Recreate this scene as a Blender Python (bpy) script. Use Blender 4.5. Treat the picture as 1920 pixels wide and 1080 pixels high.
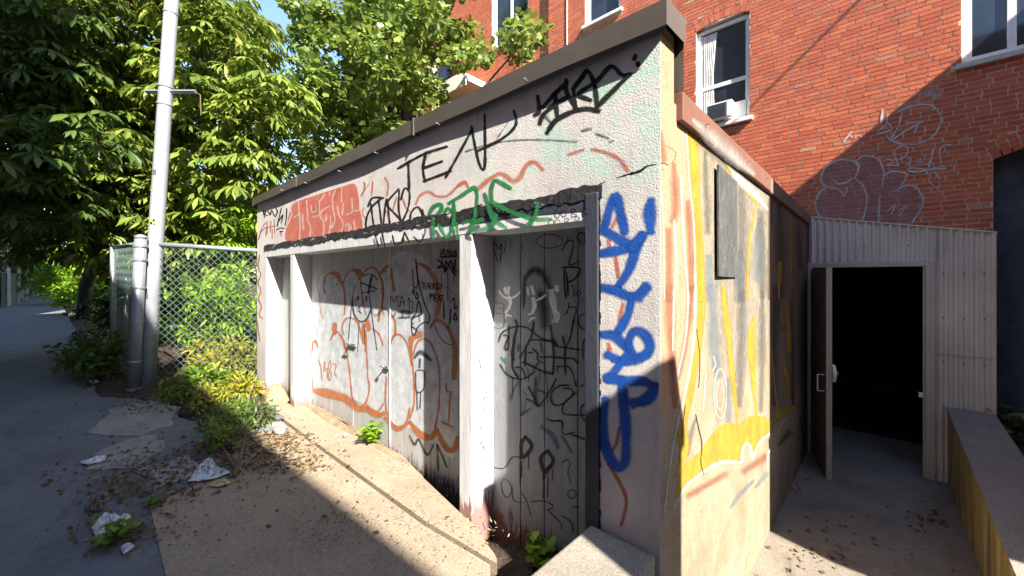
import bpy, bmesh, math, random
import numpy as np
from mathutils import Vector, Matrix
random.seed(7); RNG = np.random.default_rng(7)
SC = bpy.context.scene
for o in list(bpy.data.objects): bpy.data.objects.remove(o)
COL = SC.collection
R = math.radians
# ------------------------------------------------------------------ camera, sky, sun, exposure
YAW = R(42.9); CZ = 1.41                         # eye height over the alley
cam = bpy.data.cameras.new('camera'); camo = bpy.data.objects.new('camera', cam); COL.objects.link(camo)
cam.sensor_width = 36; cam.lens = 36*735/1920; cam.shift_y = -20/1920; cam.clip_start = .05; cam.clip_end = 600
camo.location = (0, 0, CZ); camo.rotation_euler = (R(90), 0, YAW)
SC.camera = camo
SUN = Vector((3.6, -1.0, 3.0)).normalized()      # direction towards the sun
w = bpy.data.worlds.new('World'); SC.world = w; w.use_nodes = True
bg = w.node_tree.nodes['Background']
sky = w.node_tree.nodes.new('ShaderNodeTexSky'); sky.sky_type = 'NISHITA'; sky.sun_disc = False
sky.sun_elevation = math.asin(SUN.z); sky.sun_rotation = math.atan2(SUN.x, SUN.y)
sky.air_density = 1.0; sky.dust_density = .2; sky.ozone_density = 1.6
w.node_tree.links.new(sky.outputs[0], bg.inputs[0]); bg.inputs[1].default_value = .102
sl = bpy.data.lights.new('sun', 'SUN'); sl.energy = 5; sl.angle = R(.53); sl.color = (1, .93, .82)
so = bpy.data.objects.new('sun', sl); COL.objects.link(so); so.location = (20, -4, 20)
so.rotation_euler = (-SUN).to_track_quat('-Z', 'Y').to_euler()
SC.render.engine = 'CYCLES'
SC.cycles.transparent_max_bounces = 24
vs = SC.view_settings; vs.view_transform = 'Standard'; vs.look = 'None'; vs.exposure = 2.05; vs.gamma = 1; vs.use_curve_mapping = False
# ------------------------------------------------------------------ measuring: a point of the photograph on a known plane of the place
FW = (-math.sin(YAW), math.cos(YAW)); RT = (math.cos(YAW), math.sin(YAW))
def ray(x, y):
    u = x-960; return (FW[0]*735+RT[0]*u, FW[1]*735+RT[1]*u, 520-y)
def onY(x, y, Y): r = ray(x, y); t = Y/r[1]; return Vector((r[0]*t, Y, CZ+r[2]*t))
def onX(x, y, X): r = ray(x, y); t = X/r[0]; return Vector((X, r[1]*t, CZ+r[2]*t))
def onZ(x, y, z): r = ray(x, y); t = (z-CZ)/r[2]; return Vector((r[0]*t, r[1]*t, z))
def atD(x, y, d): r = ray(x, y); t = d/735; return Vector((r[0]*t, r[1]*t, CZ+r[2]*t))
# ------------------------------------------------------------------ scene helpers
def tag(o, label=None, cat=None, group=None, kind=None):
    if label: o['label'] = label
    if cat: o['category'] = cat
    if group: o['group'] = group
    if kind: o['kind'] = kind
    return o
def empty(name, loc, label=None, cat=None, group=None):
    o = bpy.data.objects.new(name, None); COL.objects.link(o); o.location = loc; o.empty_display_size = .1
    return tag(o, label, cat, group)
def wloc(o):
    l = Vector(o.location)
    while o.parent: o = o.parent; l += Vector(o.location)
    return l
def link(name, me, mat, parent=None, loc=None, kind=None):
    o = bpy.data.objects.new(name, me); COL.objects.link(o)
    if mat and not me.materials: me.materials.append(mat)
    if loc is not None: o.location = loc
    if parent:
        o.parent = parent; o.location = Vector(o.location)-wloc(parent)
    if kind: o['kind'] = kind
    return o
class MB:
    def __init__(s): s.v = []; s.f = []; s.uv = None
    def add(s, vs, fs):
        b = len(s.v); s.v += [tuple(v) for v in vs]; s.f += [tuple(i+b for i in f) for f in fs]; return s
    def box(s, x0, x1, y0, y1, z0, z1):
        return s.add([(x0,y0,z0),(x1,y0,z0),(x1,y1,z0),(x0,y1,z0),(x0,y0,z1),(x1,y0,z1),(x1,y1,z1),(x0,y1,z1)],
                     [(0,3,2,1),(4,5,6,7),(0,1,5,4),(1,2,6,5),(2,3,7,6),(3,0,4,7)])
    def prism(s, poly, d, axis='z', a=0):          # polygon of 2-D points extruded from a to d along an axis
        n = len(poly)
        P = {'z': lambda p, t: (p[0], p[1], t), 'y': lambda p, t: (p[0], t, p[1]), 'x': lambda p, t: (t, p[0], p[1])}[axis]
        vs = [P(p, a) for p in poly]+[P(p, d) for p in poly]
        fs = [tuple(range(n))[::-1], tuple(range(n, 2*n))]+[(i, (i+1) % n, n+(i+1) % n, n+i) for i in range(n)]
        return s.add(vs, fs)
    def tube(s, pts, r, n=8, cap=True):
        pts = [Vector(p) for p in pts]; rs = r if isinstance(r, (list, tuple)) else [r]*len(pts)
        vs = []; fs = []; up = None
        for i, p in enumerate(pts):
            d = (pts[min(i+1, len(pts)-1)]-pts[max(i-1, 0)]).normalized()
            if up is None: up = Vector((0, 0, 1)) if abs(d.z) < .9 else Vector((1, 0, 0))
            a = d.cross(up).normalized(); b = a.cross(d); up = b
            for k in range(n):
                t = 2*math.pi*k/n; vs.append(p+(a*math.cos(t)+b*math.sin(t))*rs[i])
        for i in range(len(pts)-1):
            for k in range(n):
                k2 = (k+1) % n; fs.append((i*n+k, i*n+k2, (i+1)*n+k2, (i+1)*n+k))
        if cap: fs += [tuple(range(n))[::-1], tuple(range((len(pts)-1)*n, len(pts)*n))]
        return s.add(vs, fs)
    def mesh(s, name):
        me = bpy.data.meshes.new(name); me.from_pydata(s.v, [], s.f); me.validate(); me.update(); return me
    def build(s, name, mat, parent=None, smooth=False, bevel=0, kind=None, fix=True):
        V = np.array(s.v); c = (V.min(0)+V.max(0))/2; c[2] = V[:, 2].min()
        s.v = [tuple(p) for p in (V-c)]
        me = s.mesh(name)
        if fix or bevel:
            bm = bmesh.new(); bm.from_mesh(me)
            if fix: bmesh.ops.recalc_face_normals(bm, faces=bm.faces)
            if bevel: bmesh.ops.bevel(bm, geom=bm.edges[:], offset=bevel, segments=2, affect='EDGES', profile=.5)
            bm.to_mesh(me); bm.free()
        if smooth: me.polygons.foreach_set('use_smooth', [True]*len(me.polygons))
        return link(name, me, mat, parent, Vector(c), kind)
def box(name, mat, b, parent=None, bevel=0):
    return MB().box(*b).build(name, mat, parent, bevel=bevel)
def np_mesh(name, V, T, mat, parent=None, smooth=False, kind=None):      # triangles from arrays
    V = np.asarray(V, np.float32); T = np.asarray(T, np.int32)
    c = (V.min(0)+V.max(0))/2; c[2] = V[:, 2].min(); V = V-c
    me = bpy.data.meshes.new(name); k = T.shape[1]
    me.vertices.add(len(V)); me.vertices.foreach_set('co', V.ravel())
    me.loops.add(T.size); me.loops.foreach_set('vertex_index', T.ravel())
    me.polygons.add(len(T)); me.polygons.foreach_set('loop_start', np.arange(0, T.size, k, dtype=np.int32))
    me.update(calc_edges=True)
    if smooth: me.polygons.foreach_set('use_smooth', [True]*len(T))
    return link(name, me, mat, parent, Vector([float(x) for x in c]), kind)
def grid_wall(xs, zs, hole, y0, y1, mb=None):      # wall slab in the XZ plane with rectangular openings
    mb = mb or MB(); nx, nz = len(xs)-1, len(zs)-1
    solid = lambda i, k: 0 <= i < nx and 0 <= k < nz and not hole((xs[i]+xs[i+1])/2, (zs[k]+zs[k+1])/2)
    for i in range(nx):
        for k in range(nz):
            if not solid(i, k): continue
            a, b, c, d = xs[i], xs[i+1], zs[k], zs[k+1]
            mb.add([(a,y0,c),(b,y0,c),(b,y0,d),(a,y0,d)], [(0,1,2,3)]); mb.add([(a,y1,c),(b,y1,c),(b,y1,d),(a,y1,d)], [(3,2,1,0)])
            if not solid(i-1, k): mb.add([(a,y0,c),(a,y0,d),(a,y1,d),(a,y1,c)], [(0,1,2,3)])
            if not solid(i+1, k): mb.add([(b,y0,c),(b,y1,c),(b,y1,d),(b,y0,d)], [(0,1,2,3)])
            if not solid(i, k-1): mb.add([(a,y0,c),(a,y1,c),(b,y1,c),(b,y0,c)], [(0,1,2,3)])
            if not solid(i, k+1): mb.add([(a,y0,d),(b,y0,d),(b,y1,d),(a,y1,d)], [(0,1,2,3)])
    return mb
# ------------------------------------------------------------------ materials
class M:
    def __init__(s, name):
        s.m = bpy.data.materials.new(name); s.m.use_nodes = True; s.nt = s.m.node_tree
        s.b = s.nt.nodes['Principled BSDF']; s.b.inputs['Specular IOR Level'].default_value = .3
        s.geo = s.nt.nodes.new('ShaderNodeNewGeometry'); s.P = s.geo.outputs['Position']
    def l(s, a, b):
        if isinstance(a, (int, float)): b.default_value = a
        elif isinstance(a, (tuple, list)): b.default_value = (*a, 1) if len(a) == 3 and len(b.default_value) == 4 else a
        else: s.nt.links.new(a, b)
    def n(s, t, **k):
        x = s.nt.nodes.new('ShaderNode'+t)
        for a, b in k.items(): setattr(x, a, b)
        return x
    def scale(s, v, sc):
        x = s.n('VectorMath', operation='MULTIPLY'); s.l(v, x.inputs[0]); x.inputs[1].default_value = sc; return x.outputs[0]
    def noise(s, scale=5, detail=4, rough=.6, v=None, dist=0):
        x = s.n('TexNoise'); x.inputs['Scale'].default_value = scale; x.inputs['Detail'].default_value = detail
        x.inputs['Roughness'].default_value = rough; x.inputs['Distortion'].default_value = dist; s.l(v or s.P, x.inputs['Vector']); return x.outputs[0]
    def vor(s, scale=5, feature='F1', v=None):
        x = s.n('TexVoronoi', feature=feature); x.inputs['Scale'].default_value = scale; s.l(v or s.P, x.inputs['Vector']); return x.outputs[0]
    def ramp(s, f, *st):
        x = s.n('ValToRGB'); e = x.color_ramp.elements
        while len(e) < len(st): e.new(.5)
        for i, (p, c) in enumerate(st):
            e[i].position = p; e[i].color = (*c, 1) if isinstance(c, (tuple, list)) else (c, c, c, 1)
        s.l(f, x.inputs[0]); return x.outputs[0]
    def mix(s, f, a, b, mode='MIX'):
        x = s.n('MixRGB', blend_type=mode); s.l(f, x.inputs[0]); s.l(a, x.inputs[1]); s.l(b, x.inputs[2]); return x.outputs[0]
    def math(s, op, a, b=0., c=None, clamp=False):
        x = s.n('Math', operation=op, use_clamp=clamp); s.l(a, x.inputs[0]); s.l(b, x.inputs[1])
        if c is not None: s.l(c, x.inputs[2])
        return x.outputs[0]
    def axis(s, i, v=None):
        x = s.n('SeparateXYZ'); s.l(v or s.P, x.inputs[0]); return x.outputs[i]
    def rng(s, v, a, b, c=0., d=1.):
        x = s.n('MapRange'); s.l(v, x.inputs[0])
        for i, q in enumerate((a, b, c, d)): x.inputs[i+1].default_value = q
        return x.outputs[0]
    def bump(s, h, dist=.01, strength=1.):
        x = s.n('Bump'); x.inputs['Strength'].default_value = strength; x.inputs['Distance'].default_value = dist
        s.l(h, x.inputs['Height']); s.l(x.outputs[0], s.b.inputs['Normal']); return s
    def col(s, c, rough=.8, metal=0.):
        s.l(c, s.b.inputs['Base Color']); s.l(rough, s.b.inputs['Roughness']); s.l(metal, s.b.inputs['Metallic']); return s
    def stucco_h(s):
        return s.math('ADD', s.math('MULTIPLY', s.noise(120, 4, .7), .8), s.math('MULTIPLY', s.noise(34, 2), .25))
def simple(name, c, rough=.7, metal=0., var=.25, sc=6, bump=0., bs=60, grime=0.):
    m = M(name); f = m.noise(sc, 5, .65)
    c2 = tuple(x*(1-var) for x in c); c3 = tuple(min(1, x*(1+var*.6)) for x in c)
    k = m.ramp(f, (.3, c2), (.7, c3))
    if grime: k = m.mix(m.ramp(m.noise(3.1, 6, .7), (.5, 0), (.72, grime)), k, tuple(x*.25 for x in c))
    m.col(k, rough, metal)
    if bump: m.bump(m.noise(bs, 4, .6), bump)
    return m.m
# ------------------------------------------------------------------ paint strokes: ribbons laid on a wall plane
YF, YD, XC, XL, YB, YA = 1.5, 1.67, -.612, -5.98, 6.35, 5.94
def _side(x, y): v = onX(x, y, XC); v.y = max(v.y, YF+.003); return v
def _front(x, y): v = onY(x, y, YF); v.x = min(v.x, XC-.002); return v
PL = {'front': (_front, Vector((0, -1, 0))), 'lintel': (lambda x, y: onY(x, y, YF-.0145), Vector((0, -1, 0))),
      'sidecop': (lambda x, y: onX(x, y, XC+.0285), Vector((1, 0, 0))), 'reveal': (lambda x, y: onX(x, y, -1.707), Vector((1, 0, 0))), 'door': (lambda x, y: onY(x, y, YD), Vector((0, -1, 0))), 'side': (_side, Vector((1, 0, 0))),
      'brick': (lambda x, y: onY(x, y, YB), Vector((0, -1, 0)))}
def spline(pts, step):
    if len(pts) == 2: pts = [pts[0], ((pts[0][0]+pts[1][0])/2, (pts[0][1]+pts[1][1])/2, (pts[0][2]+pts[1][2])/2), pts[1]]
    P = [pts[0]]+list(pts)+[pts[-1]]; out = []
    for i in range(1, len(P)-2):
        a, b, c, d = P[i-1:i+3]; L = math.hypot(c[0]-b[0], c[1]-b[1]); n = max(2, int(L/step))
        for k in range(n):
            t = k/n; q = []
            for j in range(3):
                q.append(.5*(2*b[j]+(c[j]-a[j])*t+(2*a[j]-5*b[j]+4*c[j]-d[j])*t*t+(3*b[j]-a[j]-3*c[j]+d[j])*t**3))
            out.append(q)
    out.append(list(pts[-1])); return out
WFAC = {'blue_spray': 1.42, 'black_spray': 1.2, 'black_marker': 1.3, 'orange_spray': 1.3, 'green_paint': 1.15, 'faded_red_spray': 1.25, 'pale_chalk_spray': 1.15, 'dark_slate_marker': 1.3, 'white_mural_line': 1.2, 'yellow_mural_paint': 1.15, 'blue_marker': 1.4}
def paint(name, parent, plane, mat, zoom, strokes, off=.0015, fills=(), wob=0., split=False):
    if split:
        for i, f_ in enumerate(fills): paint(name, parent, plane, mat, zoom, [], off+i*.0004, [f_], wob)
        for i, st in enumerate(strokes): g_ = paint(name, parent, plane, mat, zoom, [st], off+.0006+i*.0003, (), wob)
        return g_
    if len(strokes)+len(fills) > 1 and not split is None:      # pieces that stand apart become parts of their own
        f0 = PL[plane][0]; B_ = []
        for it in [(0, q) for q in fills]+[(1, q) for q in strokes]:
            pp_ = it[1] if it[0] == 0 else it[1][1]; Q = np.array([tuple(f0(zoom[0]+a*zoom[2], zoom[1]+b*zoom[2])) for a, b in pp_]); B_.append([Q.min(0), Q.max(0), it])
        lab = list(range(len(B_)))
        for i in range(len(B_)):
            for j in range(i):
                gp_ = np.maximum(0, np.maximum(B_[i][0]-B_[j][1], B_[j][0]-B_[i][1])); sz = max((B_[i][1]-B_[i][0]).max(), (B_[j][1]-B_[j][0]).max())
                if np.linalg.norm(gp_) <= max(.02, .5*sz): a_, b_ = lab[i], lab[j]; lab = [min(a_, b_) if l in (a_, b_) else l for l in lab]
        if len(set(lab)) > 1:
            for k_ in sorted(set(lab)):
                its = [B_[i][2] for i in range(len(B_)) if lab[i] == k_]
                g_ = paint(name, parent, plane, mat, zoom, [q for t, q in its if t == 1], off, [q for t, q in its if t == 0], wob, None)
            return g_
    f, N = PL[plane]; x0, y0, s = zoom; WF = WFAC.get(mat.name, 1.); V = []; F = []; UV = []; o = .0003+off*.12+(.0033 if plane == 'brick' else 0)
    for poly in fills:
        b = len(V); pts = [(p[0], p[1], 0) for p in poly]; pts = spline(pts+[pts[0]], 40)[:-1]
        cx = sum(p[0] for p in pts)/len(pts); cy = sum(p[1] for p in pts)/len(pts)
        for p in pts: V.append(f(x0+p[0]*s, y0+p[1]*s)+N*o); UV.append((p[0]/50, .2))
        F.append(tuple(range(b, len(V)))); o += .00005
    for st in strokes:
        wd, pts = st[0], st[1]
        w = wd if isinstance(wd, (list, tuple)) else (wd, wd)
        ls = [0]
        for a, b2 in zip(pts, pts[1:]): ls.append(ls[-1]+math.hypot(b2[0]-a[0], b2[1]-a[1]))
        tot = max(ls[-1], 1e-6)
        def wat(t):
            q = t*(len(w)-1); i = min(int(q), len(w)-2); return w[i]+(w[i+1]-w[i])*(q-i)
        P = [(x0+p[0]*s, y0+p[1]*s, wat(l/tot)*s/2*WF) for p, l in zip(pts, ls)]
        S = spline(P, max(1.2, max(w)*s*.3))
        n = len(S); rows = []; D = []; ph = random.uniform(0, 6)
        for i in range(n):
            a, c = S[max(i-1, 0)], S[min(i+1, n-1)]; dx, dy = c[0]-a[0], c[1]-a[1]; L = math.hypot(dx, dy) or 1e-6
            D.append((dx/L, dy/L))
        for i, q in enumerate(S):
            dx, dy = D[i]; h = max(q[2], .15)*(1+(random.uniform(-wob, wob) if wob else 0)+.11*math.sin(i*.21+ph)+.07*math.sin(i*.57+2*ph))*(.8+.2*min(1, i/4, (n-1-i)/4+.01)); oo = o+i*1.2e-6
            b = len(V)
            for k in (-1, 0, 1):
                V.append(f(q[0]-dy*h*k, q[1]+dx*h*k)+N*oo); UV.append((i*.3, abs(k)))
            rows.append(b)
        for a, b in zip(rows, rows[1:]):
            F += [(a, a+1, b+1, b), (a+1, a+2, b+2, b+1)]
        for e, sg in ((0, -1), (n-1, 1)):                     # round caps
            q = S[e]; dx, dy = D[e]; h = max(q[2], .15); cidx = rows[e]+1; arc = []
            for k in range(5):
                t = math.pi*(k+1)/6
                ax = -math.cos(t)*-dy*-1; px = q[0]+(math.cos(t)*(-dy)*-1+math.sin(t)*dx*sg)*h; py = q[1]+(math.cos(t)*dx*-1+math.sin(t)*dy*sg)*h
                V.append(f(px, py)+N*(o+e*1.2e-6)); UV.append((e*.3, 1.)); arc.append(len(V)-1)
            ring = [rows[e]+0]+[None]*5+[rows[e]+2]
            # first arc point lies next to which side?
            ring[1:6] = arc if (V[arc[0]]-V[rows[e]]).length < (V[arc[0]]-V[rows[e]+2]).length else arc[::-1]
            for a, b in zip(ring, ring[1:]): F.append((cidx, a, b))
        o += 1.2e-5+n*.4e-6
    Va = np.array([tuple(v) for v in V]); c = (Va.min(0)+Va.max(0))/2; c[2] = Va[:, 2].min()
    me = bpy.data.meshes.new(name); me.from_pydata([tuple(p) for p in Va-c], [], F)
    uv = me.uv_layers.new(name='UVMap'); vi = np.empty(len(me.loops), np.int32); me.loops.foreach_get('vertex_index', vi)
    uv.data.foreach_set('uv', np.array(UV, np.float32)[vi].ravel())
    return link(name, me, mat, parent, Vector([float(x) for x in c]))
def halo(parent, plane, mat, zoom, strokes, k, off):
    paint('overspray', parent, plane, mat, zoom, [((w_*k if isinstance(w_, (int, float)) else tuple(a*k for a in w_)), q) for w_, q in strokes], off, split=None)
def ell(cx, cy, rx, ry, a0=0, a1=360, n=12):
    return [(cx+rx*math.cos(R(a0+(a1-a0)*i/n)), cy+ry*math.sin(R(a0+(a1-a0)*i/n))) for i in range(n+1)]
def spray(name, c, soft=.35, op=1., grain=.5, relief=True, gs=75, rough=.75):
    m = M(name); uv = m.n('UVMap'); v = m.axis(1, uv.outputs[0])
    a = m.math('SUBTRACT', 1., v); a = m.math('DIVIDE', a, soft)
    g = m.math('MULTIPLY', m.math('SUBTRACT', m.noise(gs, 3, .7), .5), grain*2)
    a = m.math('ADD', a, g, clamp=True); a = m.math('MULTIPLY', a, m.rng(m.noise(11, 4, .7), .3, .6, op*.72, op))
    m.l(a, m.b.inputs['Alpha'])
    k = m.ramp(m.noise(9, 5, .7), (.3, tuple(x*.68 for x in c)), (.7, tuple(min(1, x*1.15) for x in c)))
    m.col(k, rough)
    if relief: m.bump(m.stucco_h(), .006, .9)
    return m.m
# ------------------------------------------------------------------ wall materials
def stucco_front():
    m = M('stucco_front'); x, z = m.axis(0), m.axis(2)
    a = m.ramp(m.noise(2.2, 6, .7), (.3, (.45, .425, .42)), (.55, (.60, .57, .545)), (.8, (.64, .62, .60)))
    a = m.mix(m.ramp(m.noise(45, 3, .7), (.55, 0), (.75, .35)), a, (.36, .33, .36))
    reg = m.math('MULTIPLY', m.rng(x, -1.95, -1.1), m.rng(z, 1.62, 1.95)); reg = m.math('MULTIPLY', reg, m.rng(z, 2.42, 2.2))
    mint = m.math('MULTIPLY', reg, m.ramp(m.noise(5.5, 5, .65, dist=.6), (.43, 0), (.56, 1)))
    a = m.mix(m.math('MULTIPLY', mint, m.ramp(m.noise(60, 3), (.35, .2), (.6, .95))), a, (.36, .60, .50))
    pk = m.math('MULTIPLY', m.rng(z, 1.2, 1.7, .0, .5), m.ramp(m.noise(4.1, 4), (.5, 0), (.65, 1)))
    a = m.mix(m.math('MULTIPLY', pk, .6), a, (.60, .50, .47))
    a = m.mix(m.rng(z, .75, .32, 0, .55), a, (.34, .28, .29))
    dirt = m.math('MULTIPLY', m.ramp(m.noise(3, 6, .75, m.scale(m.P, (6, 6, .6))), (.52, 0), (.75, .55)), 1.)
    a = m.mix(dirt, a, (.28, .26, .25))
    m.col(a, .9); m.bump(m.stucco_h(), .0055, 1.); return m.m
def stucco_side():
    m = M('stucco_side'); y, z = m.axis(1), m.axis(2)
    a = m.ramp(m.noise(2.6, 6, .7), (.3, (.165, .13, .082)), (.5, (.24, .195, .13)), (.75, (.29, .25, .18)))
    pk = m.math('MULTIPLY', m.rng(y, 2.05, 1.8), m.rng(z, .75, .95)); a = m.mix(m.math('MULTIPLY', pk, m.ramp(m.noise(3, 6, .7, m.scale(m.P, (3, 3, .8)), .8), (.3, .5), (.52, .95))), a, (.36, .20, .125))
    reg = m.math('MULTIPLY', m.rng(y, 1.98, 2.2), m.rng(z, .70, 1.0))
    st = m.noise(2.2, 9, .78, m.scale(m.P, (6, 6, .9)), 1.6)
    a = m.mix(m.math('MULTIPLY', reg, m.ramp(st, (.40, 0), (.52, .8), (.62, .25), (.7, .9))), a, (.095, .097, .096))
    a = m.mix(m.math('MULTIPLY', reg, m.ramp(m.noise(6, 8, .8, m.scale(m.P, (5, 5, 1.1)), 2.5), (.52, 0), (.57, .85))), a, (.29, .245, .165))
    a = m.mix(m.math('MULTIPLY', reg, m.ramp(m.noise(2.7, 5, .6, m.scale(m.P, (3, 3, .6)), 1), (.55, 0), (.66, .6))), a, (.14, .17, .19))
    lo = m.rng(z, .72, .55); a = m.mix(m.math('MULTIPLY', lo, m.ramp(m.noise(5, 7, .75, dist=1), (.5, 0), (.66, .5))), a, (.22, .125, .08))
    a = m.mix(m.ramp(m.noise(75, 3, .7), (.58, 0), (.68, .55)), a, (.085, .065, .042))
    far = m.math('MULTIPLY', m.rng(y, 3.5, 3.75), m.rng(z, .1, .35)); a = m.mix(m.math('MULTIPLY', far, m.ramp(m.noise(4, 6, .7, m.scale(m.P, (3, 3, .7)), 1.5), (.35, .95), (.65, .45))), a, (.12, .085, .062))  # rear stretch browned: its cast shade is put into the colour
    a = m.mix(m.ramp(m.noise(26, 5, .75), (.55, 0), (.68, .6)), a, (.11, .082, .052))
    m.col(a, .9); m.bump(m.stucco_h(), .005, .9); return m.m
def painted_wood(name, c, peel=(.16, .09, .07), amt=.5, z0=.0, z1=.4):
    m = M(name); z = m.axis(2)
    a = m.ramp(m.noise(2.5, 6, .65, m.scale(m.P, (5, 5, 1))), (.3, tuple(x*.72 for x in c)), (.7, c))
    a = m.mix(m.ramp(m.noise(3.2, 7, .75, m.scale(m.P, (8, 8, .7))), (.54, 0), (.74, .6)), a, tuple(x*.4 for x in c))
    foot = m.math('ADD', m.rng(z, z1, z0), m.math('MULTIPLY', m.math('SUBTRACT', m.noise(11, 6, .8, m.scale(m.P, (3, 3, .5))), .5), 1.6))
    a = m.mix(m.ramp(foot, (.62, 0), (.7, amt)), a, peel)
    a = m.mix(m.ramp(m.vor(60), (.05, .5), (.09, 0)), a, peel)
    m.col(a, .6); m.bump(m.noise(30, 6, .7, m.scale(m.P, (4, 4, .6))), .003); return m.m
def concrete(name, c, dirt=(.12, .09, .06), amt=.5, bump=.004, green=0.):
    m = M(name)
    a = m.ramp(m.noise(1.7, 8, .7), (.3, tuple(x*.7 for x in c)), (.7, tuple(x*1.12 for x in c)))
    a = m.mix(m.ramp(m.noise(240, 2, .6), (.48, 0), (.62, .65)), a, tuple(x*.4 for x in c))
    a = m.mix(m.ramp(m.noise(190, 2, .6, m.scale(m.P, (1.1, .9, 1))), (.58, 0), (.68, .7)), a, tuple(min(1, x*1.9) for x in c))
    a = m.mix(m.ramp(m.noise(3.7, 8, .75, dist=.5), (.5, 0), (.72, amt)), a, dirt)
    a = m.mix(m.ramp(m.noise(38, 5, .75), (.5, 0), (.68, .45)), a, tuple(x*.5 for x in c)); a = m.mix(m.ramp(m.noise(55, 4, .75, m.scale(m.P, (1.2, .8, 1))), (.6, 0), (.68, .4)), a, tuple(min(1, x*1.5) for x in c))
    cr = m.vor(1.3, 'DISTANCE_TO_EDGE', m.math and m.mixv(m.P, .12))
    a = m.mix(m.math('MULTIPLY', m.ramp(cr, (.0, .6), (.008, 0)), m.ramp(m.noise(1.1, 2), (.52, 0), (.62, 1))), a, tuple(x*.3 for x in dirt))
    m.col(a, .88); m.bump(m.math('ADD', m.noise(130, 4, .7), m.noise(14, 4)), bump); return m.m
def _mixv(s, v, amt):          # coordinates shaken by noise
    x = s.n('TexNoise'); x.inputs['Scale'].default_value = 6; s.l(v, x.inputs['Vector'])
    y = s.n('VectorMath', operation='MULTIPLY_ADD'); s.l(x.outputs[1], y.inputs[0]); y.inputs[1].default_value = (amt*3,)*3; s.l(v, y.inputs[2]); return y.outputs[0]
M.mixv = _mixv
def brick_mat(name, dark=1.):
    m = M(name); oi = m.n('ObjectInfo')
    r = m.math('FRACT', m.math('ADD', m.geo.outputs['Random Per Island'], oi.outputs['Random']))
    a = m.ramp(r, (0, (.42*dark, .095*dark, .045*dark)), (.45, (.50*dark, .125*dark, .056*dark)), (.8, (.54*dark, .155*dark, .07*dark)), (.965, (.38*dark, .11*dark, .06*dark)), (.997, (.46*dark, .26*dark, .15*dark)))
    a = m.mix(m.ramp(m.noise(22, 6, .7), (.45, 0), (.8, .6)), a, (.22*dark, .05*dark, .03*dark))
    a = m.mix(m.ramp(m.noise(1.1, 5, .6), (.45, 0), (.8, .35)), a, (.23*dark, .07*dark, .05*dark))
    m.col(a, .88); m.bump(m.noise(90, 5, .7), .004); return m.m
def metal_paint(name, c, rough=.5, metal=0., streak=.35):
    m = M(name)
    a = m.ramp(m.noise(1.5, 5, .6), (.3, tuple(x*.8 for x in c)), (.7, tuple(x*1.1 for x in c)))
    a = m.mix(m.ramp(m.noise(4, 7, .75, m.scale(m.P, (6, 6, .7))), (.55, 0), (.8, streak)), a, tuple(x*.4 for x in c))
    m.col(a, m.ramp(m.noise(12, 4), (.3, rough*.8), (.7, min(1, rough*1.2))), metal); m.bump(m.noise(5, 3), .002); return m.m
def leaf_mat(name, a, b, c, trans=.35, rough=.45):
    m = M(name); r = m.geo.outputs['Random Per Island']
    k = m.ramp(r, (0, a), (.5, b), (.93, c), (1, tuple(min(.5, x) for x in (c[0]*1.5, c[1]*1.15, c[2]))))
    k = m.mix(m.ramp(m.noise(1.3, 3), (.35, 0), (.65, .5)), k, a)
    m.col(k, rough); t = m.n('BsdfTranslucent'); m.l(m.mix(.5, k, (.3, .36, .04)), t.inputs[0])
    x = m.n('MixShader'); x.inputs[0].default_value = trans; m.l(m.b.outputs[0], x.inputs[1]); m.l(t.outputs[0], x.inputs[2])
    m.l(x.outputs[0], m.nt.nodes['Material Output'].inputs[0]); return m.m
def bark(name, c):
    m = M(name); n = m.noise(7, 6, .75, m.scale(m.P, (4, 4, .8)), .5)
    m.col(m.ramp(n, (.35, tuple(x*.45 for x in c)), (.65, c)), .9); m.bump(n, .03); return m.m
def glass_mat():
    m = M('window_glass'); m.col(m.ramp(m.noise(1.2, 3), (.4, (.012, .015, .02)), (.65, (.03, .04, .055))), .04); m.b.inputs['Specular IOR Level'].default_value = .6; return m.m
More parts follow.
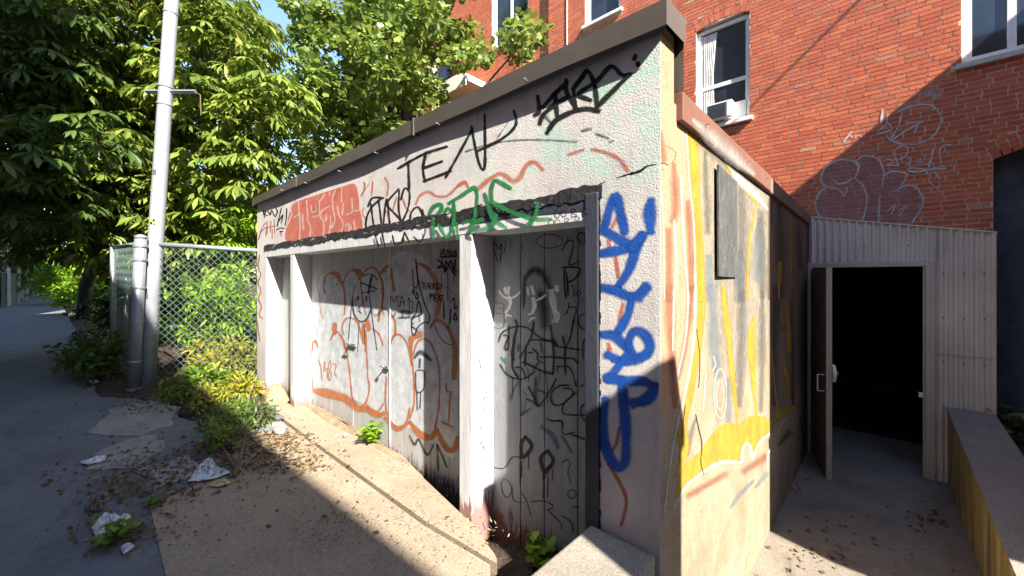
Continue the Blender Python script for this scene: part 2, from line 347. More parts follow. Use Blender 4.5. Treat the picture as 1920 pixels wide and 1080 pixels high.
MT = dict(
    front=stucco_front(), side=stucco_side(), white_wood=painted_wood('white_painted_wood', (.70, .71, .72), (.22, .07, .05), .85, -.05, .35),
    door_shaded=painted_wood('shade_toned_grey_boards', (.27, .28, .29), (.085, .035, .03), .9, -.18, .30),
    door_grey=painted_wood('grey_painted_boards', (.44, .44, .44), (.10, .045, .035), .9, -.18, .32),
    dark_wood=painted_wood('dark_painted_wood', (.045, .05, .07), (.02, .02, .02), .5), coping=metal_paint('brown_flashing', (.092, .079, .068), .45, 0, .25),
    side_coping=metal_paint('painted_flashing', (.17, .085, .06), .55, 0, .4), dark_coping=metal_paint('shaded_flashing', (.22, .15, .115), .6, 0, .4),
    tar=simple('black_tar', (.018, .018, .02), .55, 0, .4, 20, .006, 40), crack=simple('crack_void', (.01, .009, .009), 1, 0, .2),
    asphalt=concrete('alley_asphalt', (.155, .162, .178), (.06, .056, .054), .5, .006), apron=concrete('concrete_apron', (.315, .252, .182), (.18, .135, .095), .45),
    ramp=concrete('ramp_concrete', (.25, .215, .175), (.10, .08, .06), .7), slab=concrete('pale_concrete', (.27, .255, .24), (.10, .085, .07), .75),
    block=concrete('block_concrete', (.27, .24, .20), (.16, .13, .10), .35), soil=simple('dark_soil', (.055, .038, .026), 1, 0, .5, 14, .03, 26),
    dirt=simple('dry_dirt', (.26, .19, .12), 1, 0, .45, 9, .015, 60), brick=brick_mat('red_brick'), mortar=simple('mortar', (.60, .46, .37), .95, 0, .25, 20, .004, 90),
    frame=simple('white_window_paint', (.72, .71, .67), .5, 0, .12, 9), glass=glass_mat(), stone=simple('stone_sill', (.50, .47, .43), .85, 0, .2, 20, .003, 60),
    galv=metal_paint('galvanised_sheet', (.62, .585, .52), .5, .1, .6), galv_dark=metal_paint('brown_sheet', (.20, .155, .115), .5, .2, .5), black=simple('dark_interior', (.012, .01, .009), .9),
    frame_metal=metal_paint('weathered_frame', (.46, .43, .39), .5, .2, .4), steel=metal_paint('galvanised_steel', (.23, .25, .28), .45, .4, .4), pole=metal_paint('grey_pole', (.25, .265, .29), .55, .1, .75),
    link=simple('green_grey_wire', (.13, .19, .18), .45, .3, .2), ochre=None, curtain=simple('curtain', (.60, .57, .54), .9, 0, .3, 12), plastic=simple('white_plastic', (.70, .69, .66), .45, 0, .08),
    grille=simple('grey_grille', (.22, .22, .23), .6, 0, .2), plate=None, bluewall=simple('dark_blue_paint', (.05, .07, .085), .7, 0, .5, 4, .004, 40),
    paper=simple('white_paper', (.52, .53, .54), .85, 0, .45, 14), bag=simple('grey_plastic_sheet', (.42, .46, .48), .4, 0, .25, 12, .01, 20), deadleaf=leaf_mat('dead_leaves', (.06, .038, .022), (.13, .085, .045), (.24, .165, .08), .1, .8),
    twig=bark('twig', (.22, .16, .11)), bark=bark('tree_bark', (.13, .105, .08)),
    chestnut=leaf_mat('chestnut_leaves', (.08, .135, .022), (.17, .235, .04), (.29, .34, .07), .36, .38), maple=leaf_mat('small_leaves', (.095, .165, .035), (.185, .27, .06), (.30, .37, .12), .36, .36),
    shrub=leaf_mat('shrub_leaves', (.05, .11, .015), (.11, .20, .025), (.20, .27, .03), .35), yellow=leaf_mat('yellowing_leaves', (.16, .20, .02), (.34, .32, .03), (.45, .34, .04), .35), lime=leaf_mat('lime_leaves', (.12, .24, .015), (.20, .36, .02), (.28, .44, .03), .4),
    dark_and_shaded_leaf=leaf_mat('dark_and_shaded_leaves', (.03, .06, .016), (.05, .095, .02), (.085, .125, .025), .25))  # dark foliage; also carries the painted shade of the overhanging chestnut crown
def ochre():
    m = M('ochre_concrete'); st = m.noise(2.4, 6, .7, m.scale(m.P, (3, 3, .5)), .6)
    a = m.ramp(st, (.35, (.17, .13, .085)), (.5, (.36, .26, .09)), (.68, (.46, .40, .30)))
    a = m.mix(m.ramp(m.noise(120, 3), (.55, 0), (.7, .4)), a, (.15, .11, .06)); m.col(a, .9); m.bump(m.noise(60, 5, .7), .005); return m.m
MT['ochre'] = ochre()
def tar_peel():
    m = M('peeling_black_paint'); a = m.ramp(m.noise(30, 4), (.3, (.012, .012, .014)), (.7, (.035, .034, .036)))
    a = m.mix(m.ramp(m.noise(9, 7, .75, m.scale(m.P, (1, 1, 2.5))), (.60, 0), (.64, .9)), a, (.50, .47, .45))
    m.col(a, .6); m.bump(m.noise(40, 5, .7), .006); return m.m
MT['tar_peel'] = tar_peel()
def plate():
    m = M('scuffed_plate'); a = m.ramp(m.noise(3, 6, .7, m.scale(m.P, (2, 6, 2)), 1.5), (.35, (.055, .057, .06)), (.6, (.095, .095, .092)), (.75, (.16, .155, .13)))
    a = m.mix(m.ramp(m.noise(28, 5, .8), (.6, 0), (.66, .8)), a, (.24, .225, .19)); m.col(a, .55, .05); m.bump(m.noise(14, 5), .006); return m.m
MT['plate'] = plate()
SP = dict(white_soft=spray('worn_white_paint', (.34, .31, .29), 1., .75, .7),blue_halo=spray('blue_overspray', (.02, .12, .45), 1., .34, .9), black_halo=spray('black_overspray_mist', (.02, .02, .022), 1., .4, 1.),
    black=spray('black_spray', (.008, .008, .009), .3, 1, .25), black_soft=spray('black_overspray', (.012, .012, .014), .9, .75, .5), grey_soft=spray('grey_smudge', (.07, .065, .065), .95, .8, .9), black_thin=spray('black_marker', (.008, .008, .009), .35, .97, .2, False),
    blue=spray('blue_spray', (.008, .085, .42), .5, 1, .25), red=spray('faded_red_spray', (.58, .15, .09), .7, .75, .5), redfill=spray('red_fill', (.64, .15, .095), .5, .8, .75), pink=spray('pale_pink_line', (.72, .52, .46), .6, .85, .3),
    rust=spray('rusty_red_marker', (.42, .10, .05), .6, .85, .4), green=spray('green_paint', (.015, .20, .055), .3, .95, .35), orange=spray('orange_spray', (.52, .17, .05), .5, .85, .4, False), greyfill=spray('pale_grey_fill', (.68, .71, .76), .5, .8, .6, False, 9),
    slate=spray('dark_slate_marker', (.035, .05, .06), .6, .85, .3, False), white_thin=spray('pale_scratch', (.62, .63, .62), .8, .6, .4, False), sticker=spray('paper_cut_out', (.80, .80, .78), .08, 1, .05, False), bluemark=spray('blue_marker', (.03, .12, .25), .8, .7, .5, False),
    teal=spray('teal_marker', (.02, .17, .18), .5, .85, .4, False), salmon=spray('salmon_mural_paint', (.25, .10, .055), .95, .75, .45), yellow=spray('yellow_mural_paint', (.35, .24, .025), .45, .85, .5), white=spray('white_mural_line', (.40, .375, .335), .6, .85, .45),
    bluegrey=spray('blue_grey_mural_paint', (.15, .18, .20), .95, .7, .7), greybark=spray('grey_mural_paint', (.10, .10, .097), .95, .6, .9, True, 40), brown=spray('brown_shade_mural_paint', (.10, .065, .05), .9, .75, .6), chalk=spray('pale_chalk_spray', (.60, .56, .57), .5, .85, .3), chalkfill=spray('mauve_fill', (.36, .25, .27), .5, .36, .35))
# ------------------------------------------------------------------ ground
def quad_sheet(name, mat, rects, z):
    mb = MB()
    for (a, b, c, d) in rects: mb.add([(a, c, z), (b, c, z), (b, d, z), (a, d, z)], [(0, 1, 2, 3)])
    return tag(mb.build(name, mat), kind='structure')
quad_sheet('ground', MT['soil'], [(-220, -.64, -220, 220), (.83, 220, -220, 220), (-.64, .83, -220, -.2), (-.64, .83, 7.4, 220)], -.17)
def ragged(p, q, n, amp):
    out = []
    for i in range(n):
        t = i/n; out.append((p[0]+(q[0]-p[0])*t+random.uniform(-amp, amp), p[1]+(q[1]-p[1])*t+random.uniform(-amp, amp)))
    return out
al = 0.047                                        # the alley runs slightly askew to the garage
alley = [(60, 60*al-4.2), (60, .2), (.84, .2), (.84, -.22), (-.7, -.22)]+[(-.7, .2), (-.7, .45), (-3.1, .45)]+ragged((-3.2, .45), (-3.3, .47), 2, .02)+ragged((-3.3, .78), (-6.2, .6), 12, .06)+ragged((-6.4, .2), (-16, -.3), 16, .12)+[(-90, -90*al+.4), (-90, -90*al-3.9)]
tag(MB().prism(alley, 0, a=-.15).build('alley_pavement', MT['asphalt']), kind='structure')
ap = [(-3.24, .25), (-2.2, .24), (-.66, .21)]+[(-.66, .8)]+ragged((-.97, .82), (-1.12, 1.0), 4, .02)+ragged((-1.14, 1.02), (-1.34, 1.33), 7, .018)+[(-1.38, 1.33), (-1.9, 1.285), (-3.5, 1.275), (-5.85, 1.27)]+ragged((-5.85, 1.0), (-3.3, .72), 9, .05)
apron = tag(MB().prism(ap, .006, a=-.15).build('concrete_apron', MT['apron']), kind='structure')
ks = [(-5.85, 1.292), (-1.9, 1.31), (-1.36, 1.352)]+ragged((-1.37, 1.38), (-1.68, 1.485), 7, .012)+[(-1.82, 1.498), (-2.3, 1.58), (-2.72, 1.667), (-4.58, 1.667), (-4.62, 1.50), (-5.85, 1.49)]
tag(MB().prism(ks, .012, a=-.15).build('kerb_strip', MT['apron']), kind='structure')
# side passage: a ramp going down to the shed door
rp = MB(); prof = [(-.25, .0), (.5, -.1), (1.4, -.34), (2.2, -.5), (3.3, -.56), (4.6, -.64), (7.2, -.715)]
for (y0, z0), (y1, z1) in zip(prof, prof[1:]):
    rp.add([(-.66, y0, z0), (.56, y0, z0), (.56, y1, z1), (-.66, y1, z1)], [(0, 1, 2, 3)])
tag(rp.build('passage_ramp', MT['ramp']), kind='structure')
tag(MB().prism([(-.66, -.3), (-.64, -.3), (-.64, .82), (-.66, .82)], .0, a=-.8).build('ramp_edge_wall', MT['block']), kind='structure')
# broken old slabs and mounds under the fence
def lump(name, mat, cx, cy, rx, ry, h, z0=0, seed=1, n=26, kind='structure', rough=.35, label=None, cat=None, parent=None):
    r = random.Random(seed); V = []; F = []; K = 7
    for k in range(K+1):
        for i in range(n):
            t = 2*math.pi*i/n; f = k/K; e = 1+.16*math.sin(3*t+seed)+.1*math.sin(5*t+2*seed)
            z = h*(1-f**2)*(1+r.uniform(-rough, rough))
            V.append((cx+rx*f*e*math.cos(t), cy+ry*f*e*math.sin(t), z0+max(z, 0)-(.02 if k == K else 0)))
    for k in range(K):
        for i in range(n): F.append((k*n+i, k*n+(i+1) % n, (k+1)*n+(i+1) % n, (k+1)*n+i))
    return tag(MB().add(V, F).build(name, mat, parent, smooth=True), label, cat, kind=kind)
lump('soil_verge', MT['soil'], -5.2, 1.0, 1.0, .42, .10, -.03, 3)
lump('soil_verge', MT['soil'], -9.5, 1.6, 3.6, 1.5, .12, -.1, 5)
lump('soil_verge', MT['soil'], -7.6, .35, 1.6, .35, .08, -.02, 6)
lump('dirt_drift', MT['dirt'], -3.7, 1.63, 1.15, .07, .035, .004, 8)
lump('dirt_drift', MT['dirt'], -5.4, 1.45, .35, .12, .03, .004, 9)
lump('soil_pit', MT['soil'], -1.25, 1.5, .5, .5, .07, -.17, 4)
def jag(poly, n=5, amp=.035):
    out = []
    for a, b in zip(poly, poly[1:]+poly[:1]): out += ragged(a, b, n, amp)
    return out
for i, poly in enumerate(([(-6.0, .15), (-5.2, .0), (-4.75, .28), (-4.95, .55), (-5.6, .66), (-6.05, .45)], [(-4.7, .1), (-4.25, -.02), (-4.0, .2), (-4.3, .42), (-4.75, .38)], [(-3.95, .25), (-3.5, .3), (-3.5, .52), (-3.95, .56)])):
    tag(MB().prism(jag(poly), .008+.003*i, a=-.1).build('broken_slab', MT['slab']), kind='structure')
# ------------------------------------------------------------------ the garage
G = empty('garage', (-3.3, 2.6, 0), 'low stuccoed garage covered in graffiti, brown metal edge along its roof', 'garage')
ZL, ZT, ZC0, ZC1 = 1.66, 1.80, 2.355, 2.455
holes = [(-5.565, -4.71), (-4.596, -1.818), (-1.707, -.94)]
xs = sorted({XL, XC, -.88}|{a for h in holes for a in h}-{-.94}|{-.88})
inop = lambda x, z: z < ZL+.13 and (-5.565 < x < -.88)
fw = grid_wall([XL, -5.565, -.88, XC], [-.72, ZL+.13, 2.40], inop, YF, YF+.14).build('front_wall', MT['front'], G)
# pieces of the front: posts, lintel with its tar drip, jamb
for x0, x1 in ((-4.71, -4.596), (-1.818, -1.707)):
    box('post', MT['white_wood'], (x0, x1, YF-.004, YD+.02, -.16, ZL), G, .004)
box('post', MT['white_wood'], (-5.62, -5.562, YF-.006, YD+.02, -.12, ZL), G, .003)
box('jamb', MT['dark_wood'], (-.945, -.878, YF-.012, YD+.02, -.17, ZL+.12), G, .005)
li = box('lintel', MT['white_wood'], (-5.64, -.93, YF-.006, YD+.03, ZL, ZL+.105), G, .004)
dk = MB().prism([(-1.70, ZL+.055), (-1.3, ZL+.06), (-.945, ZL+.045), (-.945, ZL+.1049), (-1.7, ZL+.1049)], YF-.008, 'y', YF-.0064).build('paint_patch', MT['dark_wood'], li)
# ragged tar strip along the top of the lintel
tv = MB(); n = 150; top = []; bot = []
for i in range(n+1):
    x = -5.66+(4.80)*i/n
    top.append((x, ZT+.008+random.uniform(-.007, .007)+.006*math.sin(i*.31))); bot.append((x, ZL+.098+random.uniform(-.018, .006)-.012*max(0, math.sin(i*.17))))
for i in range(n):
    a, b, c, d = top[i], top[i+1], bot[i+1], bot[i]; y = YF-.0095+random.uniform(-.0015, .0015)
    tv.add([(d[0], y-.002, d[1]), (c[0], y-.002, c[1]), (b[0], y+.003, b[1]), (a[0], y+.003, a[1]), (b[0], YF+.002, b[1]+.004), (a[0], YF+.002, a[1]+.004), (d[0], YF, d[1]), (c[0], YF, c[1])], [(0, 1, 2, 3), (3, 2, 4, 5), (0, 6, 7, 1)])
tv.build('tar_strip', MT['tar_peel'], G, fix=False)
tv = MB()
for i in range(70):
    z = ZT-(ZT+.0)*i/70; z2 = ZT-(ZT+.0)*(i+1)/70; a = random.uniform(-.004, .005); y = YF-.006
    tv.add([(-.884+a, y, z2), (-.870+a, y, z2), (-.870+a*.5, y, z), (-.884+a*.5, y, z)], [(0, 1, 2, 3)])
tv.build('joint_crack', MT['crack'], G, fix=False)
# side wall with its own coping, set lower than the front parapet
sw = MB().box(XC-.14, XC, YF+.14, 6.32, -.9, 2.13).build('side_wall', MT['side'], G)
pr = MB().box(XC-.14, XC-.001, YF+.003, YF+.139, 2.1, 2.40); pr.build('parapet_return', MT['side'], G)
MB().add([(XC+.0004, YF+.002, -.8), (XC+.0004, YF+.139, -.8), (XC+.0004, YF+.139, 2.37), (XC+.0004, YF+.002, 2.37)], [(0, 1, 2, 3)]).build('corner_face', MT['side'], G)
MB().box(XL, XC-.14, 6.1, 6.3, -.2, 2.1).box(XL, XL+.14, YF+.14, 6.1, -.2, 2.1).build('rear_wall', MT['front'], G)
MB().box(XL+.14, XC-.14, YF+.14, 6.1, 1.98, 2.06).build('roof_deck', MT['tar'], G)
oh = .04
def coping_bar(name, mat, prof, path, parent): pass
c1 = MB()                                            # front coping: folded sheet, slightly wavy
n = 60
for i in range(n):
    x0 = XL-.05+(XC+oh-XL+.05)*i/n; x1 = XL-.05+(XC+oh-XL+.05)*(i+1)/n
    wz = lambda x: .004*math.sin(x*2.1)+.003*math.sin(x*5.3+1); wy = lambda x: .004*math.sin(x*3.3+2)
    P = lambda x: [(x, YF-oh+wy(x)+.008, ZC0+wz(x)-.006), (x, YF-oh+wy(x), ZC0+wz(x)+.004), (x, YF-oh+wy(x)*.3, ZC1+wz(x)*.4), (x, YF+.165, ZC1+.012), (x, YF+.165, ZC0+.02)]
    a, b = P(x0), P(x1)
    for k in range(4): c1.add([a[k], b[k], b[k+1], a[k+1]], [(0, 1, 2, 3)])
for x in (XL-.05, XC+oh):
    wz = lambda x: .004*math.sin(x*2.1)+.003*math.sin(x*5.3+1)
    c1.add([(x, YF-oh, ZC0), (x, YF+.165, ZC0+.01), (x, YF+.165, ZC1+.012), (x, YF-oh, ZC1)], [(0, 1, 2, 3)])
cop = c1.build('coping', MT['coping'], G, fix=False)
nm = MB().tube([(0, 0, 0), (0, -.026, .002)], .0022, 6).tube([(0, -.024, .002), (0, -.03, .0025)], [.006, .004], 8).mesh('nail')
nm.materials.append(MT['steel'])
for (px, py) in ((990, 152), (825, 234), (709, 288), (640, 322), (577, 344), (532, 357)):
    link('nail', nm, None, cop, onY(px, py, YF-oh))
for xj in (-4.42, -2.25):
    box('seam', MT['coping'], (xj-.003, xj+.003, YF-oh-.005, YF+.1655, ZC0-.002, ZC1+.0135), cop)
sc1 = MB().box(XC-.16, XC+.028, YF+.166, 3.52, 2.06, 2.178).build('side_coping', MT['side_coping'], G, bevel=.004)
MB().box(XC-.16, XC+.024, 3.523, 6.3, 2.058, 2.172).build('side_coping', MT['dark_coping'], G, bevel=.004)
sm = MB().tube([(0, 0, 0), (.02, 0, .001)], .0025, 6).mesh('screw'); sm.materials.append(MT['steel'])
for y in (1.95, 2.75, 3.3): link('screw', sm, None, sc1, (XC+.028, y, 2.12))
MB().add([(XC-.15, YF+.168, 2.18), (XC+.03, YF+.168, 2.18), (XC+.03, YF+.168, 2.40), (XC-.15, YF+.168, 2.40)], [(0, 1, 2, 3)]).build('coping_end', MT['coping'], G)
pl = [onX(px, py, XC) for px, py in ((1338, 310), (1378, 342), (1378, 520), (1339, 518))]
pm = MB()
for d in (.003, .012): pm.add([(XC+d+(.012 if i in (0, 3) else 0), p.y, p.z) for i, p in enumerate(pl)], [])
pm.f = [(0, 1, 2, 3), (4, 5, 6, 7), (0, 1, 5, 4), (1, 2, 6, 5), (2, 3, 7, 6), (3, 0, 4, 7)]
pm.build('metal_plate', MT['plate'], G)
# doors: boards with gaps between them
def door(edges, z0, z1, name='door', mt='door_grey'):
    d = empty(name, (0, 0, 0)); d.parent = G; d.location = Vector(((edges[0]+edges[-1])/2, YD, z0))-Vector(G.location)
    for a, b in zip(edges, edges[1:]):
        dy = random.uniform(0, .0018)
        box('board', MT[mt], (a+.003, b-.003, YD+.0002+dy, YD+.03, z0+random.uniform(-.02, .02), z1), d, .002)
    box('backing', MT['black'], (edges[0], edges[-1], YD+.034, YD+.05, z0, z1), d)
    return d
d0 = door([-5.56, -5.2, -4.9, -4.70], -.14, ZL+.02)
d1 = door([-4.6, -4.05, -3.57, -3.2, -2.913, -2.73, -2.35, -2.14, -1.80], -.2, ZL+.02)
d2 = door([-1.72, -1.486, -1.313, -1.1, -.93], -.2, ZL+.02, 'door', 'door_shaded')  # grey boards again, the recess shade put into a darker colour
def hasp(parent, px, py, L=.16):
    p = onY(px, py, YD); h = MB().box(p.x-L*.5, p.x+L*.5, YD-.018, YD-.002, p.z-.012, p.z+.012)
    h.tube([(p.x-L*.3, YD-.012, p.z), (p.x-L*.3, YD-.05, p.z+.01), (p.x+L*.35, YD-.055, p.z+.02)], .007, 8); h.build('hasp', MT['steel'], parent)
hasp(d1, 662, 646, .15); hasp(d1, 727, 688, .07)
b_ = MB().box(-2.922, -2.904, YD-.006, YD, -.12, ZL).build('cover_strip', MT['white_wood'], d1)
# concrete block at the corner
bk = MB().prism([(-.925, .85), (-.635, .82), (-.625, 1.496), (-.915, 1.496)], .33, a=-.62)
tag(bk.build('kerb_block', MT['block'], bevel=.012), 'rough concrete block against the garage corner, half in shade', 'concrete block')
# ------------------------------------------------------------------ brick apartment building
B = empty('brick_building', (-2, YB+.3, 0), 'red brick apartment building with white framed windows behind the garage', 'building')
BH, BL, JT = .0535, .172, .0105
wins = [dict(x0=-2.03, x1=-1.315, z0=3.70, z1=5.18, arch=.055), dict(x0=.67, x1=1.95, z0=3.70, z1=5.3, arch=.0), dict(x0=-4.02, x1=-3.30, z0=6.15, z1=7.6, arch=.055), dict(x0=.885, x1=2.3, z0=-.1, z1=2.62, arch=.17), dict(x0=-.58, x1=.8, z0=-.9, z1=1.75, arch=0, plain=1)]
wins2 = [dict(x0=-6.62, x1=-5.5, z0=6.75, z1=8.3, arch=0), dict(x0=-9.0, x1=-8.1, z0=6.0, z1=7.6, arch=.05)]
RING = .18
def arch_z(w, x, r=0.):            # height of the arch line over the opening
    c = (w['x0']+w['x1'])/2; h = (w['x1']-w['x0'])/2; t = max(-1, min(1, (x-c)/h)); return w['z1']+w['arch']*(1-t*t)+r
def lay(ws, X0, X1, Z0, Z1):
    out = []; row = 0; z = Z0
    while z < Z1:
        zc = z+BH/2; cuts = []
        for q in ws:
            zt = q['z1']
            if q['z0'] < zc < zt: cuts.append((q['x0'], q['x1']))
            elif q['arch'] and zt <= zc < zt+q['arch']+RING:
                e = .06*(zc-zt)/RING; h = (q['x1']-q['x0'])/2+e; c = (q['x0']+q['x1'])/2
                k = (zc-zt-RING)/q['arch'] if zc > zt+RING else 0
                hh = h*math.sqrt(max(0, 1-k)) if k > 0 else h
                cuts.append((c-hh, c+hh))
            elif not q['arch'] and 'plain' not in q and zt <= zc < zt+.2: cuts.append((q['x0']-.1, q['x1']+.1))
            if q['z0'] > 1 and q['z0']-.075 < zc < q['z0']: cuts.append((q['x0']-.05, q['x1']+.05))
        x = X0-(BL/2 if row % 2 else 0)+random.uniform(-.006, .006)
        while x < X1:
            L = BL+random.uniform(-.008, .008)
            if random.random() < .04: L *= .52
            segs = [(max(x, X0), min(x+L-JT, X1))]
            for c0, c1 in cuts:
                ns = []
                for a, b in segs:
                    if b <= c0 or a >= c1: ns.append((a, b)); continue
                    if a < c0-.02: ns.append((a, c0-.004))
                    if b > c1+.02: ns.append((c1+.004, b))
                segs = ns
            for a, b in segs:
                if b-a > .015: out.append((a, b, z+random.uniform(-.001, .001), z+BH-JT+random.uniform(-.001, .001)))
            x += L
        z += BH; row += 1
    return out
def brick_box(a, b, c, d, y): return [(a, y, c), (b, y, c), (b, y, d), (a, y, d), (a, y+.04, c), (b, y+.04, c), (b, y+.04, d), (a, y+.04, d)]
BF = [(0, 1, 2, 3), (1, 5, 6, 2), (0, 3, 7, 4), (3, 2, 6, 7), (0, 4, 5, 1)]
def wall_part(name, ws, X0, X1, Z0, Z1, y, single=0, near=None):
    hole = lambda x, z: any(q['x0'] < x < q['x1'] and q['z0'] < z < q['z1']+(q['arch']*.6) for q in ws)
    xs = sorted({X0, X1}|{v for q in ws for v in (q['x0'], q['x1'])}); zs = sorted({-1., Z1}|{v for q in ws for v in (q['z0'], q['z1']+q['arch']*.6)})
    wl = grid_wall(xs, zs, hole, y+.0045, y+.3).build(name, MT['mortar'], B)
    br = lay(ws, X0, X1, Z0, Z1); ar = []
    for q in ws:                                         # arch rings: a soldier row and a header row above it
        if q['arch']:
            nb = max(8, int((q['x1']-q['x0'])/.064)); c = (q['x0']+q['x1'])/2
            for i in range(nb):
                for r0, r1 in ((.004, .118), (.126, .174)):
                    P = []
                    for (u, r) in ((i+.07, r0), (i+.93, r0), (i+.93, r1), (i+.07, r1)):
                        xx = q['x0']+(q['x1']-q['x0'])*u/nb; lean = (xx-c)/((q['x1']-q['x0'])/2)*.06*r/RING
                        P.append((xx+lean, arch_z(q, xx, r)))
                    ar.append(P)
        elif q['z0'] > 1:
            nb = int((q['x1']-q['x0']+.2)/.064)
            for i in range(nb):
                a = q['x0']-.1+(q['x1']-q['x0']+.2)*i/nb; ar.append([(a+.004, q['z1']+.004), (a+.06, q['z1']+.004), (a+.06, q['z1']+.195), (a+.004, q['z1']+.195)])
    if single:
        br.sort(key=lambda b: math.hypot((b[0]+b[1])/2-near[0], (b[2]+b[3])/2-near[1]))
        meshes = {}
        for a, b, c, d in br[:single]:
            L = round((b-a)/.02)
            if L not in meshes:
                me = MB().add(brick_box(-.5, .5, 0, 1, 0), BF).mesh('brick'); me.materials.append(MT['brick']); meshes[L] = me
            o = link('brick', meshes[L], None, wl, (.5*(a+b), y+random.uniform(-.001, .001), c)); o.scale = (b-a, 1, d-c)
            o.rotation_euler.z = random.uniform(-.006, .006)
        br = br[single:]
    st = MB()
    for a, b, c, d in br: st.add(brick_box(a, b, c, d, y+random.uniform(-.001, .001)), BF)
    for P in ar:
        dy = random.uniform(-.003, .002); st.add([(p[0], y+dy, p[1]) for p in P]+[(p[0], y+.04, p[1]) for p in P], BF)
    tag(st.build('bricks', MT['brick'], wl, fix=False), kind='stuff'); return wl
bw = wall_part('wall', wins, -4.89, 3.4, 1.45, 7.75, YB, 300, (-.25, 3.2))
bw2 = wall_part('wall', wins2, -11.2, -4.886, 3.4, 10.2, YB+.083)
box('wall_end', MT['brick'], (-4.888, -4.86, YB+.002, YB+.3, -1, 7.75), B)
def window(q, y, sashes='hung', curtain=False, panes=1):
    x0, x1, z0, z1 = q['x0'], q['x1'], q['z0'], q['z1']; cx = (x0+x1)/2
    wd = empty('window', (0, 0, 0)); wd.parent = B; wd.location = Vector((cx, y, z0))-Vector(B.location)
    fy0, fy1 = y+.06, y+.12; t = .045
    MB().box(x0, x0+t, fy0, fy1, z0, z1).box(x1-t, x1, fy0, fy1, z0, z1).box(x0+t, x1-t, fy0, fy1, z1-t, z1).box(x0+t, x1-t, fy0, fy1, z0, z0+.03).build('frame', MT['frame'], wd)
    if q['arch']:
        P = [(x0, z1)]+[(x0+(x1-x0)*i/10, arch_z(q, x0+(x1-x0)*i/10)) for i in range(1, 10)]+[(x1, z1)]
        MB().prism(P, fy1-.01, 'y', fy0+.01).build('arch_filler', MT['stone'], wd)
    if sashes == 'hung':
        zm = z0+(z1-z0)*.40
        MB().box(x0+t, x1-t, fy0+.012, fy1-.005, zm-.025, zm+.03).build('meeting_rail', MT['frame'], wd)
        for a, b, d in ((z0+.03, zm-.025, .03), (zm+.03, z1-t, .045)):
            MB().box(x0+t, x0+t+.025, fy0+d-.018, fy0+d+.015, a, b).box(x1-t-.02, x1-t, fy0+d-.018, fy0+d+.015, a, b).build('sash', MT['frame'], wd)
            MB().box(x0+t, x1-t, fy0+d, fy0+d+.006, a, b).build('pane', MT['glass'], wd)
    else:
        n = panes; ww = (x1-x0-2*t)/n
        for i in range(n):
            a = x0+t+ww*i
            MB().box(a, a+.035, fy0+.01, fy1-.01, z0+.03, z1-t).box(a+ww-.025, a+ww-.0, fy0+.008, fy1-.012, z0+.03, z1-t).box(a+.035, a+ww-.025, fy0+.01, fy1-.01, z0+.03, z0+.065).build('sash', MT['frame'], wd)
            MB().box(a+.035, a+ww-.025, fy0+.03, fy0+.036, z0+.065, z1-t).build('pane', MT['glass'], wd)
    MB().prism([(y-.055, z0-.07), (y+.06, z0-.07), (y+.06, z0+.002), (y-.055, z0-.016)], x1+.045, 'x', x0-.045).build('sill', MT['frame'] if sashes == 'hung' else MT['stone'], wd, bevel=.004)
    if curtain:                                                     # gathered curtain drawn to the left, in front of the dark room
        cv = MB(); n = 24; zt = z1-t-.03
        for i in range(n):
            def P(i, z): f = i/n; return (x0+t+.03+.20*f*(1-.25*math.sin((zt-z)*2.2)), fy0+.022-.0+.006*math.sin(i*1.7), z)
            zz = [z0+.05, z0+.4, z0+.8, zt]
            for a, b in zip(zz, zz[1:]): cv.add([P(i, a), P(i+1, a), P(i+1, b), P(i, b)], [(0, 1, 2, 3)])
        cv.build('curtain', MT['curtain'], wd, smooth=True, fix=False)
    return wd
window(wins[0], YB, curtain=True); window(wins[1], YB, 'case', panes=4); window(wins[2], YB); window(wins2[0], YB+.083, 'case', panes=2); window(wins2[1], YB+.083)
# bricked niche at the right, painted dark blue inside
nq = wins[3]
MB().box(nq['x0']-.02, nq['x1'], YB+.16, YB+.2, -.9, nq['z1']+.2).build('niche_panel', MT['bluewall'], B)
MB().box(nq['x0'], nq['x1'], YB-.03, YB+.12, -.1, .02).build('niche_sill', MT['stone'], B)
MB().box(nq['x0']+.42, nq['x0']+.47, YB+.10, YB+.158, .02, nq['z1']+.1).build('niche_mullion', MT['bluewall'], B)
# rear balcony boxes half hidden by the tree
MB().box(-7.9, -6.75, 5.75, 6.42, 5.86, 6.0).box(-7.9, -6.75, 5.72, 5.76, 5.74, 6.06).build('balcony_fascia', MT['frame'], B)
MB().box(-9.6, -8.3, 5.6, 6.42, 5.05, 5.16).build('balcony_soffit', simple('cream_soffit', (.55, .47, .28), .8), B)
MB().tube([(-4.42, YB-.015, 4.0), (-4.42, YB-.015, 7.7)], .008, 6).build('wall_cable', MT['frame'], B)
# air conditioner in the lower sash
q = wins[0]; A = empty('air_conditioner', (-1.68, YB, 3.72), 'white boxy air conditioner standing in the curtained window', 'air conditioner')
MB().box(-1.85, -1.51, YB-.11, YB+.07, 3.722, 3.965).build('casing', MT['plastic'], A, bevel=.012)
MB().box(-1.83, -1.57, YB-.1165, YB-.109, 3.745, 3.945).build('grille', MT['grille'], A)
gm = MB().box(-.12, .12, -.003, .003, -.002, .002).mesh('slat'); gm.materials.append(MT['plate'])
for i in range(9): link('slat', gm, None, A, (-1.70, YB-.119, 3.757+i*.022))
MB().box(-1.505, -1.37, YB+.055, YB+.068, 3.73, 3.965).build('side_panel', MT['plastic'], A)
